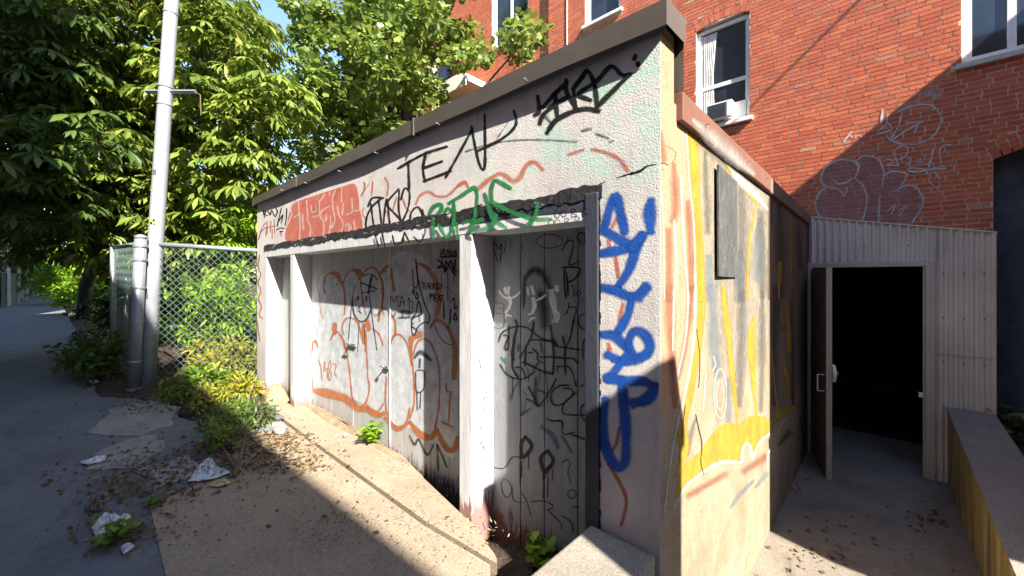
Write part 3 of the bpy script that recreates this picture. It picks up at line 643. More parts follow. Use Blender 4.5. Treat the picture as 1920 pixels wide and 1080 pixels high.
# ------------------------------------------------------------------ corrugated shed at the end of the passage
S = empty('corrugated_shed', (.1, YA, -.7), 'corrugated metal lean-to with an open doorway at the end of the passage', 'shed')
zt = lambda x: 2.14+(1.845-2.14)*(x+.6)/(1.43)
DX0, DX1, DZ = -.56, .376, 1.525
def corr(name, mat, x0, x1, zb, ztop, y=YA, pitch=.068, amp=.013, parent=S, n=10):
    mb = MB(); N = max(4, int((x1-x0)/pitch*n)); V = []; F = []
    for i in range(N+1):
        x = x0+(x1-x0)*i/N; c = math.cos(2*math.pi*(x-x0)/pitch); c = math.copysign(abs(c)**.7, c); yy = y-amp+amp*c
        V += [(x, yy, zb(x) if callable(zb) else zb), (x, yy, ztop(x) if callable(ztop) else ztop)]
    for i in range(N): F.append((2*i, 2*i+2, 2*i+3, 2*i+1))
    return mb.add(V, F).build(name, mat, parent, smooth=True, fix=False)
corr('sheet', MT['galv'], -.6, .45, DZ+.06, zt); corr('sheet', MT['galv'], .452, .835, lambda x: .62 if x < .52 else .62, zt); corr('sheet', MT['galv'], .452, .835, -.72, .626, YA+.004)
corr('sheet', MT['galv'], -.61, DX0, -.72, DZ+.06)
sk = MB().tube([(0, -.004, 0), (0, -.012, 0)], [.009, .006], 8).mesh('screw'); sk.materials.append(MT['grille'])
for x_ in (.50, .64, .77):
    for z_ in (.1, .55, 1.0, 1.45): link('screw', sk, None, S, (x_, YA-.024, z_))
for x_ in (-.45, -.1, .25): link('screw', sk, None, S, (x_, YA-.024, 1.75))
MB().box(.452, .83, YA-.0275, YA-.0262, .62, .624).build('sheet_lap', MT['galv_dark'], S)
fl = MB(); fl.add([(-.61, YA-.03, zt(-.61)+.008), (.85, YA-.03, zt(.85)+.008), (.85, YA+.42, zt(.85)+.03), (-.61, YA+.42, zt(-.61)+.03), (-.61, YA-.03, zt(-.61)-.006), (.85, YA-.03, zt(.85)-.006)], [(0, 1, 2, 3), (0, 4, 5, 1)]); fl.build('roof_flashing', MT['galv'], S, fix=False)
MB().box(.828, .845, YA-.02, YA+.4, -.7, zt(.84)).build('corner_trim', MT['galv'], S)
df = MB().box(DX1, DX1+.072, YA-.03, YA+.08, -.72, DZ+.06).box(DX0, DX1, YA-.03, YA+.08, DZ, DZ+.06).box(DX0-.05, DX0, YA-.03, YA+.08, -.72, DZ+.06).build('door_frame', MT['frame_metal'], S, bevel=.003)
MB().box(DX1-.018, DX1, YA+.0, YA+.03, -.70, DZ).build('door_stop', MT['frame_metal'], S)
MB().box(DX1-.05, DX1-.018, YA+.002, YA+.018, .15, .20).build('strike_plate', MT['plastic'], S)
# dark room behind
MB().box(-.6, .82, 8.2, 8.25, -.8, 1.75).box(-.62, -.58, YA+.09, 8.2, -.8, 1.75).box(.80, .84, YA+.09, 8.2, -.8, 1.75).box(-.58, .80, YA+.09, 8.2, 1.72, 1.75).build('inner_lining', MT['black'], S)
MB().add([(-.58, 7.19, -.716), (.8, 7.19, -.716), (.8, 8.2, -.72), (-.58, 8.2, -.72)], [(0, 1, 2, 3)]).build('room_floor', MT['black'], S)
# the door leaf, swung out against the garage wall
lf = empty('door_leaf', (0, 0, 0)); lf.parent = S
hx, hy, fx, fy = -.545, 5.90, -.352, 5.13; L = math.hypot(fx-hx, fy-hy); ang = math.atan2(fy-hy, fx-hx)
lf.location = Vector((hx, hy, -.70))-Vector(S.location); lf.rotation_euler.z = ang
def leafpart(mb, name, mat, **k):
    me = mb.mesh(name); me.materials.append(mat); o = bpy.data.objects.new(name, me); COL.objects.link(o); o.parent = lf; return o
leafpart(MB().box(0, L-.02, -.02, .02, 0, 2.205), 'panel', MT['galv_dark']); leafpart(MB().box(L-.022, L, -.024, .024, 0, 2.21), 'edge_strip', MT['frame_metal'])
cm = MB(); V = []; F = []
for i in range(91):
    x = .01+(L-.04)*i/90; c = math.cos(2*math.pi*x/.1); V += [(x, -.028-.006*c, .01), (x, -.028-.006*c, 2.2)]
for i in range(90): F.append((2*i, 2*i+2, 2*i+3, 2*i+1))
leafpart(cm.add(V, F), 'cladding', MT['galv_dark'])
leafpart(MB().tube([(L-.06, -.03, .93), (L-.06, -.085, .93), (L-.06, -.085, 1.10), (L-.06, -.03, 1.10)], .007, 8), 'handle', MT['plastic'])
leafpart(MB().tube([(L-.03, .024, 1.13), (L-.03, .05, 1.13)], .09, 16), 'lock_plate', MT['plastic'])
leafpart(MB().box(L-.05, L-.0, .05, .075, 1.12, 1.15), 'latch', MT['grille'])
# parapet beside the passage
pw = MB(); ys = [(.6, -.19), (3.26, -.11), (5.93, .092)]
for (y0, z0), (y1, z1) in zip(ys, ys[1:]):
    pw.add([(.53, y0, -.9), (.83, y0, -.9), (.83, y0, z0), (.53, y0, z0), (.53, y1, -.9), (.83, y1, -.9), (.83, y1, z1), (.53, y1, z1)], [(3, 2, 6, 7), (0, 3, 7, 4), (1, 5, 6, 2)]+([(0, 1, 2, 3)] if y0 < 1 else [])+([(4, 7, 6, 5)] if y1 > 5 else []))
PWA = empty('parapet_wall', (.68, 3.2, -.7), 'ochre stained low concrete wall running down beside the sunken passage', 'wall')
pw.build('wall_body', MT['ochre'], PWA, fix=False)
cp = MB()
for (y0, z0), (y1, z1) in zip(ys, ys[1:]):
    cp.add([(.522, y0, z0+.003), (.838, y0, z0+.003), (.838, y1, z1+.003), (.522, y1, z1+.003), (.522, y0, z0-.012), (.522, y1, z1-.012)], [(0, 1, 2, 3), (0, 3, 5, 4)])
cp.build('top_face', MT['block'], PWA, fix=False)
# ------------------------------------------------------------------ inferred neighbours and added blockers that shade the alley (outside the picture)
plaster = simple('plain_render', (.42, .39, .36), .9, 0, .15, 3, .004, 50)
def bldg(name, b, rz=0., mat=plaster, pivot=None):
    m = MB().box(*b); o = m.build(name, mat); o.rotation_euler.z = rz; return o
cb = MB()
for xa, xb, H in ((-11.5, -2.5, 10.0), (-2.5, 14, 7.15)):  # left length made taller to keep the overhanging crown in shade
    cb.prism([(xa, -1.6+xa*al), (xb, -1.6+xb*al), (xb, -8.6+xb*al), (xa, -8.6+xa*al)], H, a=-.17)
cb.prism([(-15.5, -3.6), (-75, -3.6), (-75, -12), (-15.5, -12)], 9.0, a=-.17)  # unseen far block, added to darken the distant alley
tag(cb.build('shading_buildings_across_alley', plaster), kind='structure')
bb = MB().box(3.0, 9, 2.62, 6.32, 2.1, 5.72).box(3.0, 9, 3.5, 6.32, -.17, 2.1); tag(bb.build('building_beside_ramp', brick_mat('neighbour_brick')), kind='structure')
gp = MB().box(1.5, 1.82, .73, 1.05, -.17, 2.73).box(1.46, 1.86, .70, 1.075, 2.73, 2.81); tag(gp.build('shadow_pillar', brick_mat('shadow_pillar_brick')), kind='structure')  # unseen pillar, added to cast the shadow on the garage corner
wire = MB().tube([(3.2, 1.5, 7.58), (3.2, 4.0, 7.55), (3.2, 6.34, 7.58)], .016, 6); tag(wire.build("service_cable", MT["tar"]), kind="structure")
# ------------------------------------------------------------------ graffiti on the front wall
zA, zB, zCc, zD, zE = (480, 320, .1481), (670, 240, .2222), (860, 160, .2594), (660, 60, .3704), (980, 60, .2592)
zF, zG, zH, zI, zJ = (1100, 340, .2963), (1100, 640, .3704), (1230, 200, .3333), (1230, 540, .3887), (1500, 160, .25)
zK, zL, zM, zO, zN, zQ, zR = (570, 460, .1852), (710, 450, .1944), (570, 620, .2131), (710, 600, .324), (910, 420, .1852), (910, 600, .1852), (910, 790, .1944)
g = paint('graffiti', fw, 'front', SP['redfill'], zA, [], .002, [[(385, 700), (440, 480), (520, 390), (700, 330), (900, 260), (1100, 200), (1250, 165), (1300, 330), (1310, 480), (1340, 600), (1330, 760), (1100, 810), (800, 870), (400, 905)]])
g['label'] = 'red block of letters with pale outlines'
paint('graffiti', fw, 'front', SP['pink'], zA, [(26, p) for p in ([(540, 390), (545, 500), (560, 700), (550, 890)], [(480, 600), (545, 540)], [(590, 560), (600, 740)], [(640, 380), (655, 560), (650, 620), (690, 720), (680, 880)], [(700, 440), (710, 520), (760, 510), (755, 440)], [(720, 590), (800, 560), (850, 500), (930, 450)], [(800, 380), (810, 560), (850, 640), (860, 740), (840, 870)], [(810, 390), (870, 300)], [(930, 260), (930, 310)], [(890, 560), (880, 640), (900, 600)], [(1010, 240), (975, 350), (975, 470), (1000, 620), (960, 720), (940, 560)], [(940, 700), (920, 850)], [(1085, 220), (1085, 390)], [(1030, 450), (1050, 560), (1100, 660), (1080, 790)], [(1110, 420), (1090, 560)], [(1215, 350), (1215, 520), (1150, 555)], [(1215, 520), (1330, 500)], [(1130, 700), (1170, 670), (1180, 760)], [(1240, 640), (1260, 760)], [(1200, 690), (1210, 750)])]+[(30, [(385, 720), (450, 560), (440, 470), (480, 400)])], .004)
paint('graffiti', fw, 'front', SP['rust'], zA, [(18, p) for p in ([(30, 880), (70, 740), (120, 660)], [(60, 780), (130, 720), (125, 830)], [(140, 640), (140, 800)], [(190, 640), (180, 780)], [(230, 620), (235, 800)], [(140, 720), (250, 700)], [(205, 740), (205, 860)], [(310, 765), (320, 830)])], .002)
paint('graffiti', fw, 'front', SP['black_thin'], zA, [(15, p) for p in ([(90, 500), (110, 590)], [(90, 520), (130, 510), (110, 550), (150, 570)], [(150, 500), (180, 560), (200, 500), (240, 580), (270, 520), (250, 470)], [(320, 480), (280, 650), (270, 700)], [(290, 640), (340, 560), (320, 660)], [(390, 480), (385, 600), (370, 690)], [(260, 750), (310, 725), (355, 735)], [(300, 770), (340, 770)])], .003)
paint('graffiti', fw, 'front', SP['red'], zA, [(18, p) for p in ([(1370, 150), (1385, 230), (1330, 310)], [(1480, 150), (1465, 300)], [(1360, 470), (1350, 560), (1400, 600)])], .002)
paint('graffiti', fw, 'front', SP['red'], zB, [(26, [(495, 640), (530, 570), (600, 540), (670, 575), (760, 570), (850, 490), (910, 455), (930, 490)]), (20, [(235, 420), (260, 480), (250, 570)]), (18, [(380, 590), (410, 670), (440, 700)]), (16, [(60, 460), (60, 510), (35, 575)]), (14, [(130, 450), (120, 570)]), (18, [(330, 590), (300, 690)]), (18, [(250, 700), (262, 760)])], .002)
paint('graffiti', fw, 'front', SP['red'], zCc, [(38, [(140, 750), (210, 690), (290, 640), (340, 655), (390, 690), (440, 670), (490, 580), (550, 555), (605, 605)]), (30, [(0, 725), (40, 700), (65, 730)])], .0025)
paint('graffiti', fw, 'front', SP['red'], zE, [(30, [(335, 885), (440, 850)]), (34, [(505, 850), (600, 870), (700, 920), (760, 1000)])], .0025)
lt = [(17, p) for p in ([(90, 660), (130, 590), (220, 590)], [(210, 590), (120, 670), (75, 780), (90, 880), (180, 910)], [(115, 640), (130, 760), (150, 900)], [(180, 610), (200, 760), (210, 900)], [(215, 900), (230, 720), (250, 600), (270, 760), (280, 900)], [(350, 515), (265, 610), (260, 660), (360, 770), (400, 880)], [(355, 530), (350, 680), (370, 780)], [(370, 600), (400, 510), (440, 540), (435, 650), (390, 770), (300, 910)], [(560, 760), (520, 670), (470, 690), (450, 760), (500, 845)], [(550, 690), (580, 800), (575, 850)])]
paint('graffiti', fw, 'front', SP['black'], zB, lt, .006)
paint('graffiti', li, 'lintel', SP['black'], zB, [(15, p) for p in ([(150, 900), (180, 1000)], [(210, 880), (235, 1000)], [(300, 910), (320, 980), (380, 970)], [(400, 880), (440, 960)], [(575, 850), (570, 900), (530, 960), (480, 920)], [(400, 880), (380, 970)])], .022)
paint('graffiti', fw, 'front', SP['green'], zB, [(34, p) for p in ([(600, 740), (640, 670), (700, 645), (710, 690), (660, 740)], [(730, 730), (760, 680), (790, 700), (770, 760)], [(775, 635), (880, 570), (985, 505), (1010, 560), (1005, 680)], [(815, 630), (815, 730)])], .007)
paint('graffiti', li, 'lintel', SP['green'], zB, [(30, p) for p in ([(1000, 680), (985, 770), (900, 800)], [(820, 720), (810, 830), (770, 910), (740, 910), (690, 820)], [(840, 810), (850, 930)], [(640, 780), (650, 930)])], .024)
paint('graffiti', fw, 'front', SP['green'], zCc, [(34, p) for p in ([(190, 790), (215, 870)], [(370, 740), (300, 700), (260, 690), (235, 760), (240, 840)])], .008)
paint('graffiti', li, 'lintel', SP['green'], zCc, [(34, p) for p in ([(215, 870), (260, 970), (340, 1030)], [(240, 840), (330, 890), (450, 940), (560, 970), (660, 970)], [(575, 860), (555, 950), (500, 1010)], [(270, 940), (240, 1020), (130, 1050), (90, 1040), (110, 1000), (170, 970)])], .026)
g = paint('graffiti', fw, 'front', SP['black'], zD, [(14, p) for p in ([(235, 690), (360, 620), (480, 580)], [(285, 660), (290, 795)], [(375, 610), (360, 690), (370, 755)], [(365, 755), (500, 705)], [(360, 690), (455, 655)], [(475, 735), (540, 620), (610, 490)], [(605, 480), (640, 650), (665, 695), (675, 640), (672, 420)], [(640, 600), (760, 540), (830, 470), (820, 400)])], .0045)
g['label'] = 'black letters TEAR'
paint('graffiti', fw, 'front', SP['grey_soft'], zD, [(14, [(575, 605), (690, 570), (800, 550), (950, 545), (1140, 555)])], .004)
g = paint('graffiti', fw, 'front', SP['black'], zE, [(33, p) for p in ([(110, 470), (120, 570), (90, 600)], [(125, 660), (150, 600), (240, 520), (330, 470)], [(150, 540), (240, 440), (320, 370)], [(235, 450), (250, 600)], [(315, 350), (320, 440), (390, 550)], [(370, 420), (380, 550)], [(365, 410), (430, 330), (470, 280), (520, 380), (540, 540)], [(400, 460), (490, 490)], [(410, 440), (540, 350), (640, 250), (720, 310), (780, 305)], [(770, 310), (680, 400), (540, 540)], [(180, 725), (240, 640), (350, 580), (460, 555), (550, 570)])]+[(34, [(815, 175), (808, 195)]), (38, [(835, 230), (836, 238)])], .005)
g['label'] = 'black crown shaped tag under the coping'
halo(fw, 'front', SP['black_halo'], zE, [(28, q) for q in ([(125, 660), (150, 600), (240, 520), (330, 470)], [(180, 725), (240, 640), (350, 580), (460, 555), (550, 570)], [(770, 310), (680, 400), (540, 540)])], 2.2, .0035)
paint('graffiti', fw, 'front', SP['grey_soft'], zE, [(46, [(540, 740), (610, 765)]), (34, [(430, 715), (490, 700)]), (22, [(630, 795), (660, 785)]), (40, [(150, 600), (200, 650)])], .003)
cr = paint('wall_crack', fw, 'front', MT['crack'], zE, [((3, 16, 12, 18, 10, 3), [(680, 1055), (760, 1030), (850, 1005), (900, 970), (975, 955)]), ((14, 4), [(505, 1130), (560, 1100), (600, 1080)])], .004, wob=.5)
g = paint('graffiti', fw, 'front', SP['blue'], zF, [(54, p) for p in ([(115, 290), (150, 160), (190, 95), (215, 200), (240, 310)], [(85, 300), (180, 350), (280, 400), (350, 350)], [(75, 460), (180, 440), (300, 420)], [(350, 345), (310, 440), (270, 560), (205, 660)], [(90, 670), (180, 690), (290, 730), (370, 670)], [(290, 730), (260, 850), (200, 950)], [(110, 970), (180, 980), (260, 1060)])]+[((54, 84, 80, 60), [(408, 130), (402, 190), (402, 250), (406, 305)]), (80, [(372, 680), (340, 720)]), (62, [(350, 345), (290, 420)])], .0035)
g['label'] = 'tall blue sprayed tag beside the doorway'
BL1 = [(54, q) for q in ([(115, 290), (150, 160), (190, 95), (215, 200), (240, 310)], [(85, 300), (180, 350), (280, 400), (350, 350)], [(75, 460), (180, 440), (300, 420)], [(350, 345), (310, 440), (270, 560), (205, 660)], [(90, 670), (180, 690), (290, 730), (370, 670)], [(290, 730), (260, 850), (200, 950)])]+[((54, 84, 80, 60), [(408, 130), (402, 190), (402, 250), (406, 305)])]
halo(fw, 'front', SP['blue_halo'], zF, BL1, 1.9, .0026)
halo(fw, 'front', SP['blue_halo'], zG, [(44, q) for q in ([(180, 200), (190, 330), (200, 480), (195, 600), (160, 640), (110, 570), (82, 440), (95, 300)], [(105, 185), (200, 200), (340, 225)], [(345, 240), (310, 290), (250, 310)], [(110, 70), (190, 100), (250, 90), (310, 60)])], 1.9, .0027)
paint('graffiti', fw, 'front', SP['blue'], zG, [(44, p) for p in ([(110, 70), (190, 100), (250, 90), (310, 60), (320, 10), (290, -40), (240, -50), (215, 10), (240, 70)], [(210, 60), (160, 130), (110, 190)], [(105, 185), (200, 200), (280, 200), (340, 225)], [(180, 200), (190, 330), (200, 480), (195, 600), (160, 640), (110, 570), (82, 440), (95, 300)])]+[((60, 70, 60), [(345, 240), (310, 290), (250, 310)])], .006)
paint('graffiti', fw, 'front', SP['red'], zF, [(32, p) for p in ([(190, 240), (155, 300)], [(140, 380), (145, 410)], [(185, 480), (200, 600)], [(230, 780), (210, 880)], [(140, 1030), (150, 1080)])], .002)
paint('graffiti', fw, 'front', SP['rust'], zG, [(24, p) for p in ([(115, 40), (130, 100)], [(165, 440), (150, 520), (125, 560)], [(110, 620), (170, 720), (200, 800), (190, 880), (175, 930)])], .002)
paint('graffiti', fw, 'front', SP['rust'], (0, 0, 1), [(3, [(487, 478), (484, 500), (489, 515), (484, 530), (489, 545), (485, 560), (490, 575), (486, 590), (493, 598)]), (3, [(482, 600), (487, 640)])], .0025)
paint('graffiti', fw, 'front', SP['white'], zF, [(7, [(468, 60), (475, 300), (488, 450), (482, 700), (490, 1080)])], .0095)
paint('graffiti', li, 'lintel', SP['black_thin'], (0, 0, 1), [(2, ell(1045, 402, 5, 7)), (2, ell(1057, 401, 5, 6)), (2, [(1072, 408), (1072, 393), (1080, 394), (1074, 400), (1082, 404), (1072, 408)]), (2, [(1092, 406), (1092, 390), (1100, 392), (1094, 398), (1102, 402), (1092, 406)])], .026)
# ------------------------------------------------------------------ on the wide door
paint('graffiti', d1, 'door', SP['greyfill'], (0, 0, 1), [], .0022, [[(588, 600), (594, 535), (612, 510), (640, 520), (660, 508), (692, 503), (715, 500), (735, 482), (762, 470), (800, 485), (818, 525), (812, 600), (846, 622), (857, 680), (857, 845), (835, 852), (800, 822), (762, 800), (740, 797), (700, 770), (650, 742), (590, 722)]])
g = paint('graffiti', d1, 'door', SP['orange'], zK, [(17, p) for p in ([(210, 480), (200, 380), (230, 300), (270, 285), (330, 320), (390, 400), (415, 520), (410, 700)], [(400, 380), (430, 300), (490, 255), (540, 290), (580, 380)], [(580, 330), (620, 260), (690, 225), (750, 270), (790, 360), (800, 480), (790, 640)], [(575, 390), (590, 500), (600, 620)], [(750, 770), (760, 680), (800, 650)], [(400, 900), (385, 830), (420, 750), (480, 735), (540, 780), (570, 870), (600, 1000)], [(270, 960), (300, 890), (340, 880), (390, 960), (420, 1060)], [(700, 850), (760, 900), (800, 1010)], [(80, 1080), (90, 990), (120, 980), (140, 1030)])]+[((14, 50, 30), [(260, 280), (330, 290), (385, 370)]), ((20, 46, 20), [(490, 245), (560, 265), (585, 320)]), ((14, 40), [(760, 300), (810, 260)]), ((60, 40), [(310, 810), (310, 890)]), ((20, 40, 10), [(600, 790), (600, 870), (610, 990)]), (60, [(640, 780), (655, 840)]), (10, [(150, 320), (140, 420), (160, 520), (165, 640), (190, 740)])], .004)
g['label'] = 'orange outlined bubble letters'
paint('graffiti', d1, 'door', SP['orange'], zM, [(14, p) for p in ([(330, 40), (370, 150), (400, 350), (420, 570)], [(420, 570), (450, 640), (500, 670), (550, 620), (575, 500), (560, 380), (545, 0)], [(555, 650), (600, 710), (660, 700), (700, 640)])]+[((40, 75, 70, 60, 70, 60, 60, 50), [(95, 530), (180, 545), (280, 570), (380, 605), (470, 680), (560, 690), (640, 740), (700, 730)]), (9, [(80, 520), (60, 300), (75, 130), (100, 80), (125, 140)])]+[(9, p) for p in ([(125, 260), (150, 330), (155, 440)], [(185, 270), (175, 360), (205, 330), (205, 420)], [(230, 260), (215, 320), (240, 390), (225, 440), (215, 390), (240, 310), (230, 260)], [(260, 290), (285, 310), (270, 370), (285, 400)])], .0065)
paint('graffiti', d1, 'door', SP['orange'], zO, [(11, p) for p in ([(95, 0), (95, 80), (60, 130)], [(65, 150), (90, 90), (130, 90), (170, 150), (190, 260)], [(45, 330), (40, 480), (60, 570), (110, 620), (160, 590), (180, 510)], [(200, 200), (225, 130), (265, 110), (310, 150), (350, 280), (350, 480), (330, 610)], [(190, 180), (205, 350), (205, 480), (180, 570)], [(390, 370), (395, 410), (420, 420), (415, 440)], [(415, 430), (405, 590)])]+[((20, 26, 18), [(40, 565), (110, 632), (180, 590)]), ((14, 32, 50), [(190, 180), (190, 110), (235, 85)]), ((20, 44, 48, 30), [(182, 590), (235, 655), (300, 680), (335, 640)]), ((20, 30, 40, 22), [(330, 620), (390, 740), (440, 745), (455, 680)]), ((12, 12, 18, 34, 34), [(300, 45), (330, 10), (370, 10), (420, 90), (440, 160), (437, 330)]), (13, [(370, 590), (430, 620)])], .0075)
paint('graffiti', d1, 'door', SP['orange'], zL, [(18, p) for p in ([(0, 340), (30, 400), (45, 520), (30, 660)], [(5, 780), (20, 690), (60, 665), (120, 710), (160, 800), (165, 920)], [(500, 850), (530, 790), (590, 775), (660, 830), (710, 930), (730, 1070)])]+[((14, 34), [(0, 325), (60, 270), (100, 250)]), (24, [(120, 280), (130, 360), (150, 490)]), ((20, 46, 46, 40, 44, 26), [(380, 225), (460, 262), (520, 340), (560, 430), (580, 560), (572, 680), (550, 760)])], .0085)
paint('graffiti', d1, 'door', SP['slate'], zK, [(11, [(520, 400), (490, 550), (470, 740), (450, 950)]), (20, [(490, 560), (510, 700), (570, 770), (640, 740), (680, 640)]), (13, [(680, 320), (660, 450), (680, 650), (740, 1060)]), (20, [(580, 380), (660, 410), (740, 440)]), (14, [(590, 480), (720, 460)]), (24, [(690, 310), (650, 480)]), (14, [(600, 310), (680, 290), (750, 350)]), (8, [(540, 640), (590, 600)]), (9, [(545, 660), (590, 690)]), (8, [(310, 420), (350, 380)]), (9, [(560, 780), (545, 1080)]), (9, [(615, 800), (620, 1080)]), (26, [(550, 520), (545, 550)]), (26, [(635, 520), (630, 560)])], .010)
TK = [[(415, 415), (440, 410)], [(428, 412), (430, 470)], [(450, 420), (452, 465), (470, 468), (478, 415)], [(490, 480), (488, 420), (510, 420), (508, 445), (490, 450), (515, 475)], [(525, 415), (527, 475)], [(548, 420), (528, 447), (550, 472)], [(580, 420), (560, 420), (562, 472), (585, 470)], [(562, 445), (578, 444)], [(592, 420), (605, 445)], [(620, 420), (598, 480)], [(497, 585), (500, 515), (515, 550), (530, 515), (535, 585)], [(570, 530), (545, 532), (548, 590), (572, 588)], [(547, 560), (565, 558)], [(572, 595), (585, 535), (600, 595)], [(577, 570), (595, 570)], [(595, 535), (625, 532)], [(612, 535), (615, 595)]]
g = paint('graffiti', d1, 'door', SP['black_thin'], zL, [(9, p) for p in TK]+[(11, p) for p in ([(330, 290), (335, 400), (345, 455), (375, 450), (375, 340), (360, 190)], [(360, 190), (370, 300), (400, 460), (440, 600), (470, 680), (495, 740), (480, 800), (445, 790), (380, 840), (350, 915), (325, 890), (320, 780), (340, 745), (410, 720), (415, 690), (385, 590), (365, 690)], [(335, 475), (325, 500), (340, 520), (345, 490), (335, 475)], [(370, 510), (358, 545), (375, 575), (382, 535), (370, 510)], [(335, 800), (320, 830), (350, 850)], [(345, 850), (380, 880)])], .012)
g['label'] = 'black drawn leg with the words TURKEY MEAT'
paint('graffiti', d1, 'door', SP['slate'], zL, [(10, p) for p in ([(110, 650), (125, 540), (150, 600), (180, 540), (190, 640)], [(205, 650), (225, 545), (250, 630)], [(215, 600), (245, 598)], [(280, 590), (295, 560), (300, 670)], [(300, 600), (325, 590), (330, 670)])]+[(34, [(200, 690), (320, 700)]), (22, [(200, 750), (290, 745)]), (10, [(545, 820), (570, 900), (640, 990), (710, 1010)]), (5, [(640, 450), (700, 480), (740, 540)])], .0135)
paint('graffiti', d1, 'door', SP['black_thin'], zL, [(9, p) for p in ([(595, 90), (605, 150), (625, 85)], [(645, 95), (632, 95), (634, 140), (648, 138)], [(660, 140), (662, 95), (680, 138), (682, 95)], [(700, 100), (695, 140), (715, 130), (700, 100)], [(730, 140), (732, 100), (748, 138), (750, 95)])]+[(20, [(600, 165), (750, 155)])]+[(15, p) for p in ([(570, 190), (610, 230), (570, 270), (640, 250)], [(610, 190), (640, 310)], [(650, 200), (640, 310)], [(650, 210), (690, 260), (720, 320)], [(690, 210), (650, 300)], [(700, 200), (740, 340)], [(740, 190), (735, 280), (755, 300)])]+[(5, p) for p in ([(605, 290), (605, 420)], [(665, 300), (665, 580)], [(725, 330), (725, 420)])]+[(13, p) for p in ([(630, 600), (632, 760)], [(700, 660), (690, 800)], [(700, 600), (730, 560), (735, 660), (755, 640)], [(740, 700), (725, 760), (755, 770), (745, 720)])], .011)
paint('graffiti', d1, 'door', SP['slate'], zO, [((20, 26, 20), [(210, 215), (245, 185), (300, 230)]), (18, [(240, 230), (238, 270)]), (9, [(215, 300), (220, 410), (260, 400), (265, 300), (225, 290)]), (9, [(222, 420), (225, 520)]), (8, [(245, 420), (240, 510)]), (12, [(180, 670), (210, 720), (235, 690), (280, 780), (320, 720)]), (12, [(340, 720), (345, 870)]), (12, [(340, 720), (395, 850)])], .0145)
# ------------------------------------------------------------------ on the narrow door
paint('graffiti', d2, 'door', SP['black_soft'], zN, [((90, 120, 110, 90), [(420, 520), (500, 460), (590, 520), (660, 660)]), ((70, 60), [(400, 560), (385, 840)]), ((160, 200, 160), [(560, 720), (590, 860), (600, 1020)])], .003)
g = paint('graffiti', d2, 'door', SP['sticker'], zN, [(50, [(205, 660), (215, 690)]), (44, [(238, 650), (232, 700)]), (20, [(140, 680), (180, 730), (240, 760)]), (20, [(240, 755), (300, 735), (350, 690)]), (46, [(242, 745), (255, 800), (240, 850)]), (30, [(245, 850), (212, 890)]), (20, [(215, 915), (265, 935)]), (14, [(205, 945), (225, 915)])], .004)
g['label'] = 'pale paper cut-out of a small figure with arms spread'
paint('graffiti', d2, 'door', SP['sticker'], zN, [(44, [(470, 640), (490, 700)]), (30, [(428, 650), (435, 710)]), (46, [(488, 760), (500, 830), (480, 890)]), (20, [(520, 770), (570, 750), (605, 720)]), (24, [(480, 900), (440, 915)]), (20, [(460, 960), (500, 950)]), (14, [(445, 985), (465, 955)])], .004)
paint('graffiti', d2, 'door', SP['sticker'], zN, [(60, [(724, 645), (726, 665)]), ((60, 72, 50), [(672, 700), (690, 800), (700, 880)]), (24, [(652, 672), (700, 665)]), (30, [(705, 870), (745, 920), (722, 990)]), (26, [(690, 880), (710, 930), (690, 990)])], .004)
g = paint('graffiti', d2, 'door', SP['black_thin'], zN, [(13, p) for p in ([(775, 265), (830, 180), (890, 170), (885, 260), (850, 410), (950, 380)], [(840, 130), (835, 160)], [(850, 800), (850, 840), (920, 850), (900, 950), (880, 1080)], [(850, 840), (820, 905), (800, 910)], [(1015, 910), (960, 930), (945, 1000), (980, 1060), (1015, 1070)], [(920, 140), (960, 90), (1010, 110), (1000, 190)], [(940, 150), (970, 200)])]+[(18, p) for p in ([(775, 440), (930, 440), (960, 480), (900, 560), (830, 590)], [(805, 450), (800, 600), (820, 750)], [(825, 500), (840, 720)])]+[(9, [(130, 385), (85, 260), (95, 190), (140, 250), (165, 200), (160, 300), (150, 390)]), (7, ell(650, 175, 135, 70)), (5, [(65, 790), (180, 810), (185, 870), (180, 1040), (60, 1020), (65, 790)]), (6, [(130, 850), (170, 855)]), (6, [(110, 900), (165, 910)]), (6, [(80, 860), (85, 950)]), (6, [(385, 200), (375, 270)]), (6, [(210, 170), (190, 300)]), (6, [(260, 160), (250, 260)])], .007)
paint('graffiti', d2, 'door', SP['white_thin'], zN, [(5, p) for p in ([(545, 200), (550, 160), (575, 200), (580, 155)], ell(600, 180, 14, 20), [(620, 140), (660, 135)], [(640, 138), (642, 190)], [(665, 190), (670, 140), (690, 170), (705, 135), (715, 190)], [(745, 145), (720, 150), (725, 205), (755, 205)], [(722, 175), (745, 175)], ell(510, 390, 30, 60), ell(560, 370, 28, 45), ell(650, 400, 45, 60), ell(670, 470, 25, 35), [(170, 520), (175, 460)], [(195, 465), (180, 495), (200, 525)], ell(215, 500, 12, 25), ell(255, 505, 15, 25), ell(925, 335, 40, 40), [(930, 240), (1010, 250)], ell(1010, 310, 30, 40), [(960, 520), (990, 570), (975, 590), (1010, 620)])], .006)
paint('graffiti', d2, 'door', SP['bluemark'], zN, [(13, p) for p in ([(880, 620), (900, 740)], [(870, 620), (920, 630), (900, 680), (930, 700), (890, 730)], ell(948, 700, 20, 30), [(945, 765), (975, 775)], [(1000, 750), (955, 805)])], .006)
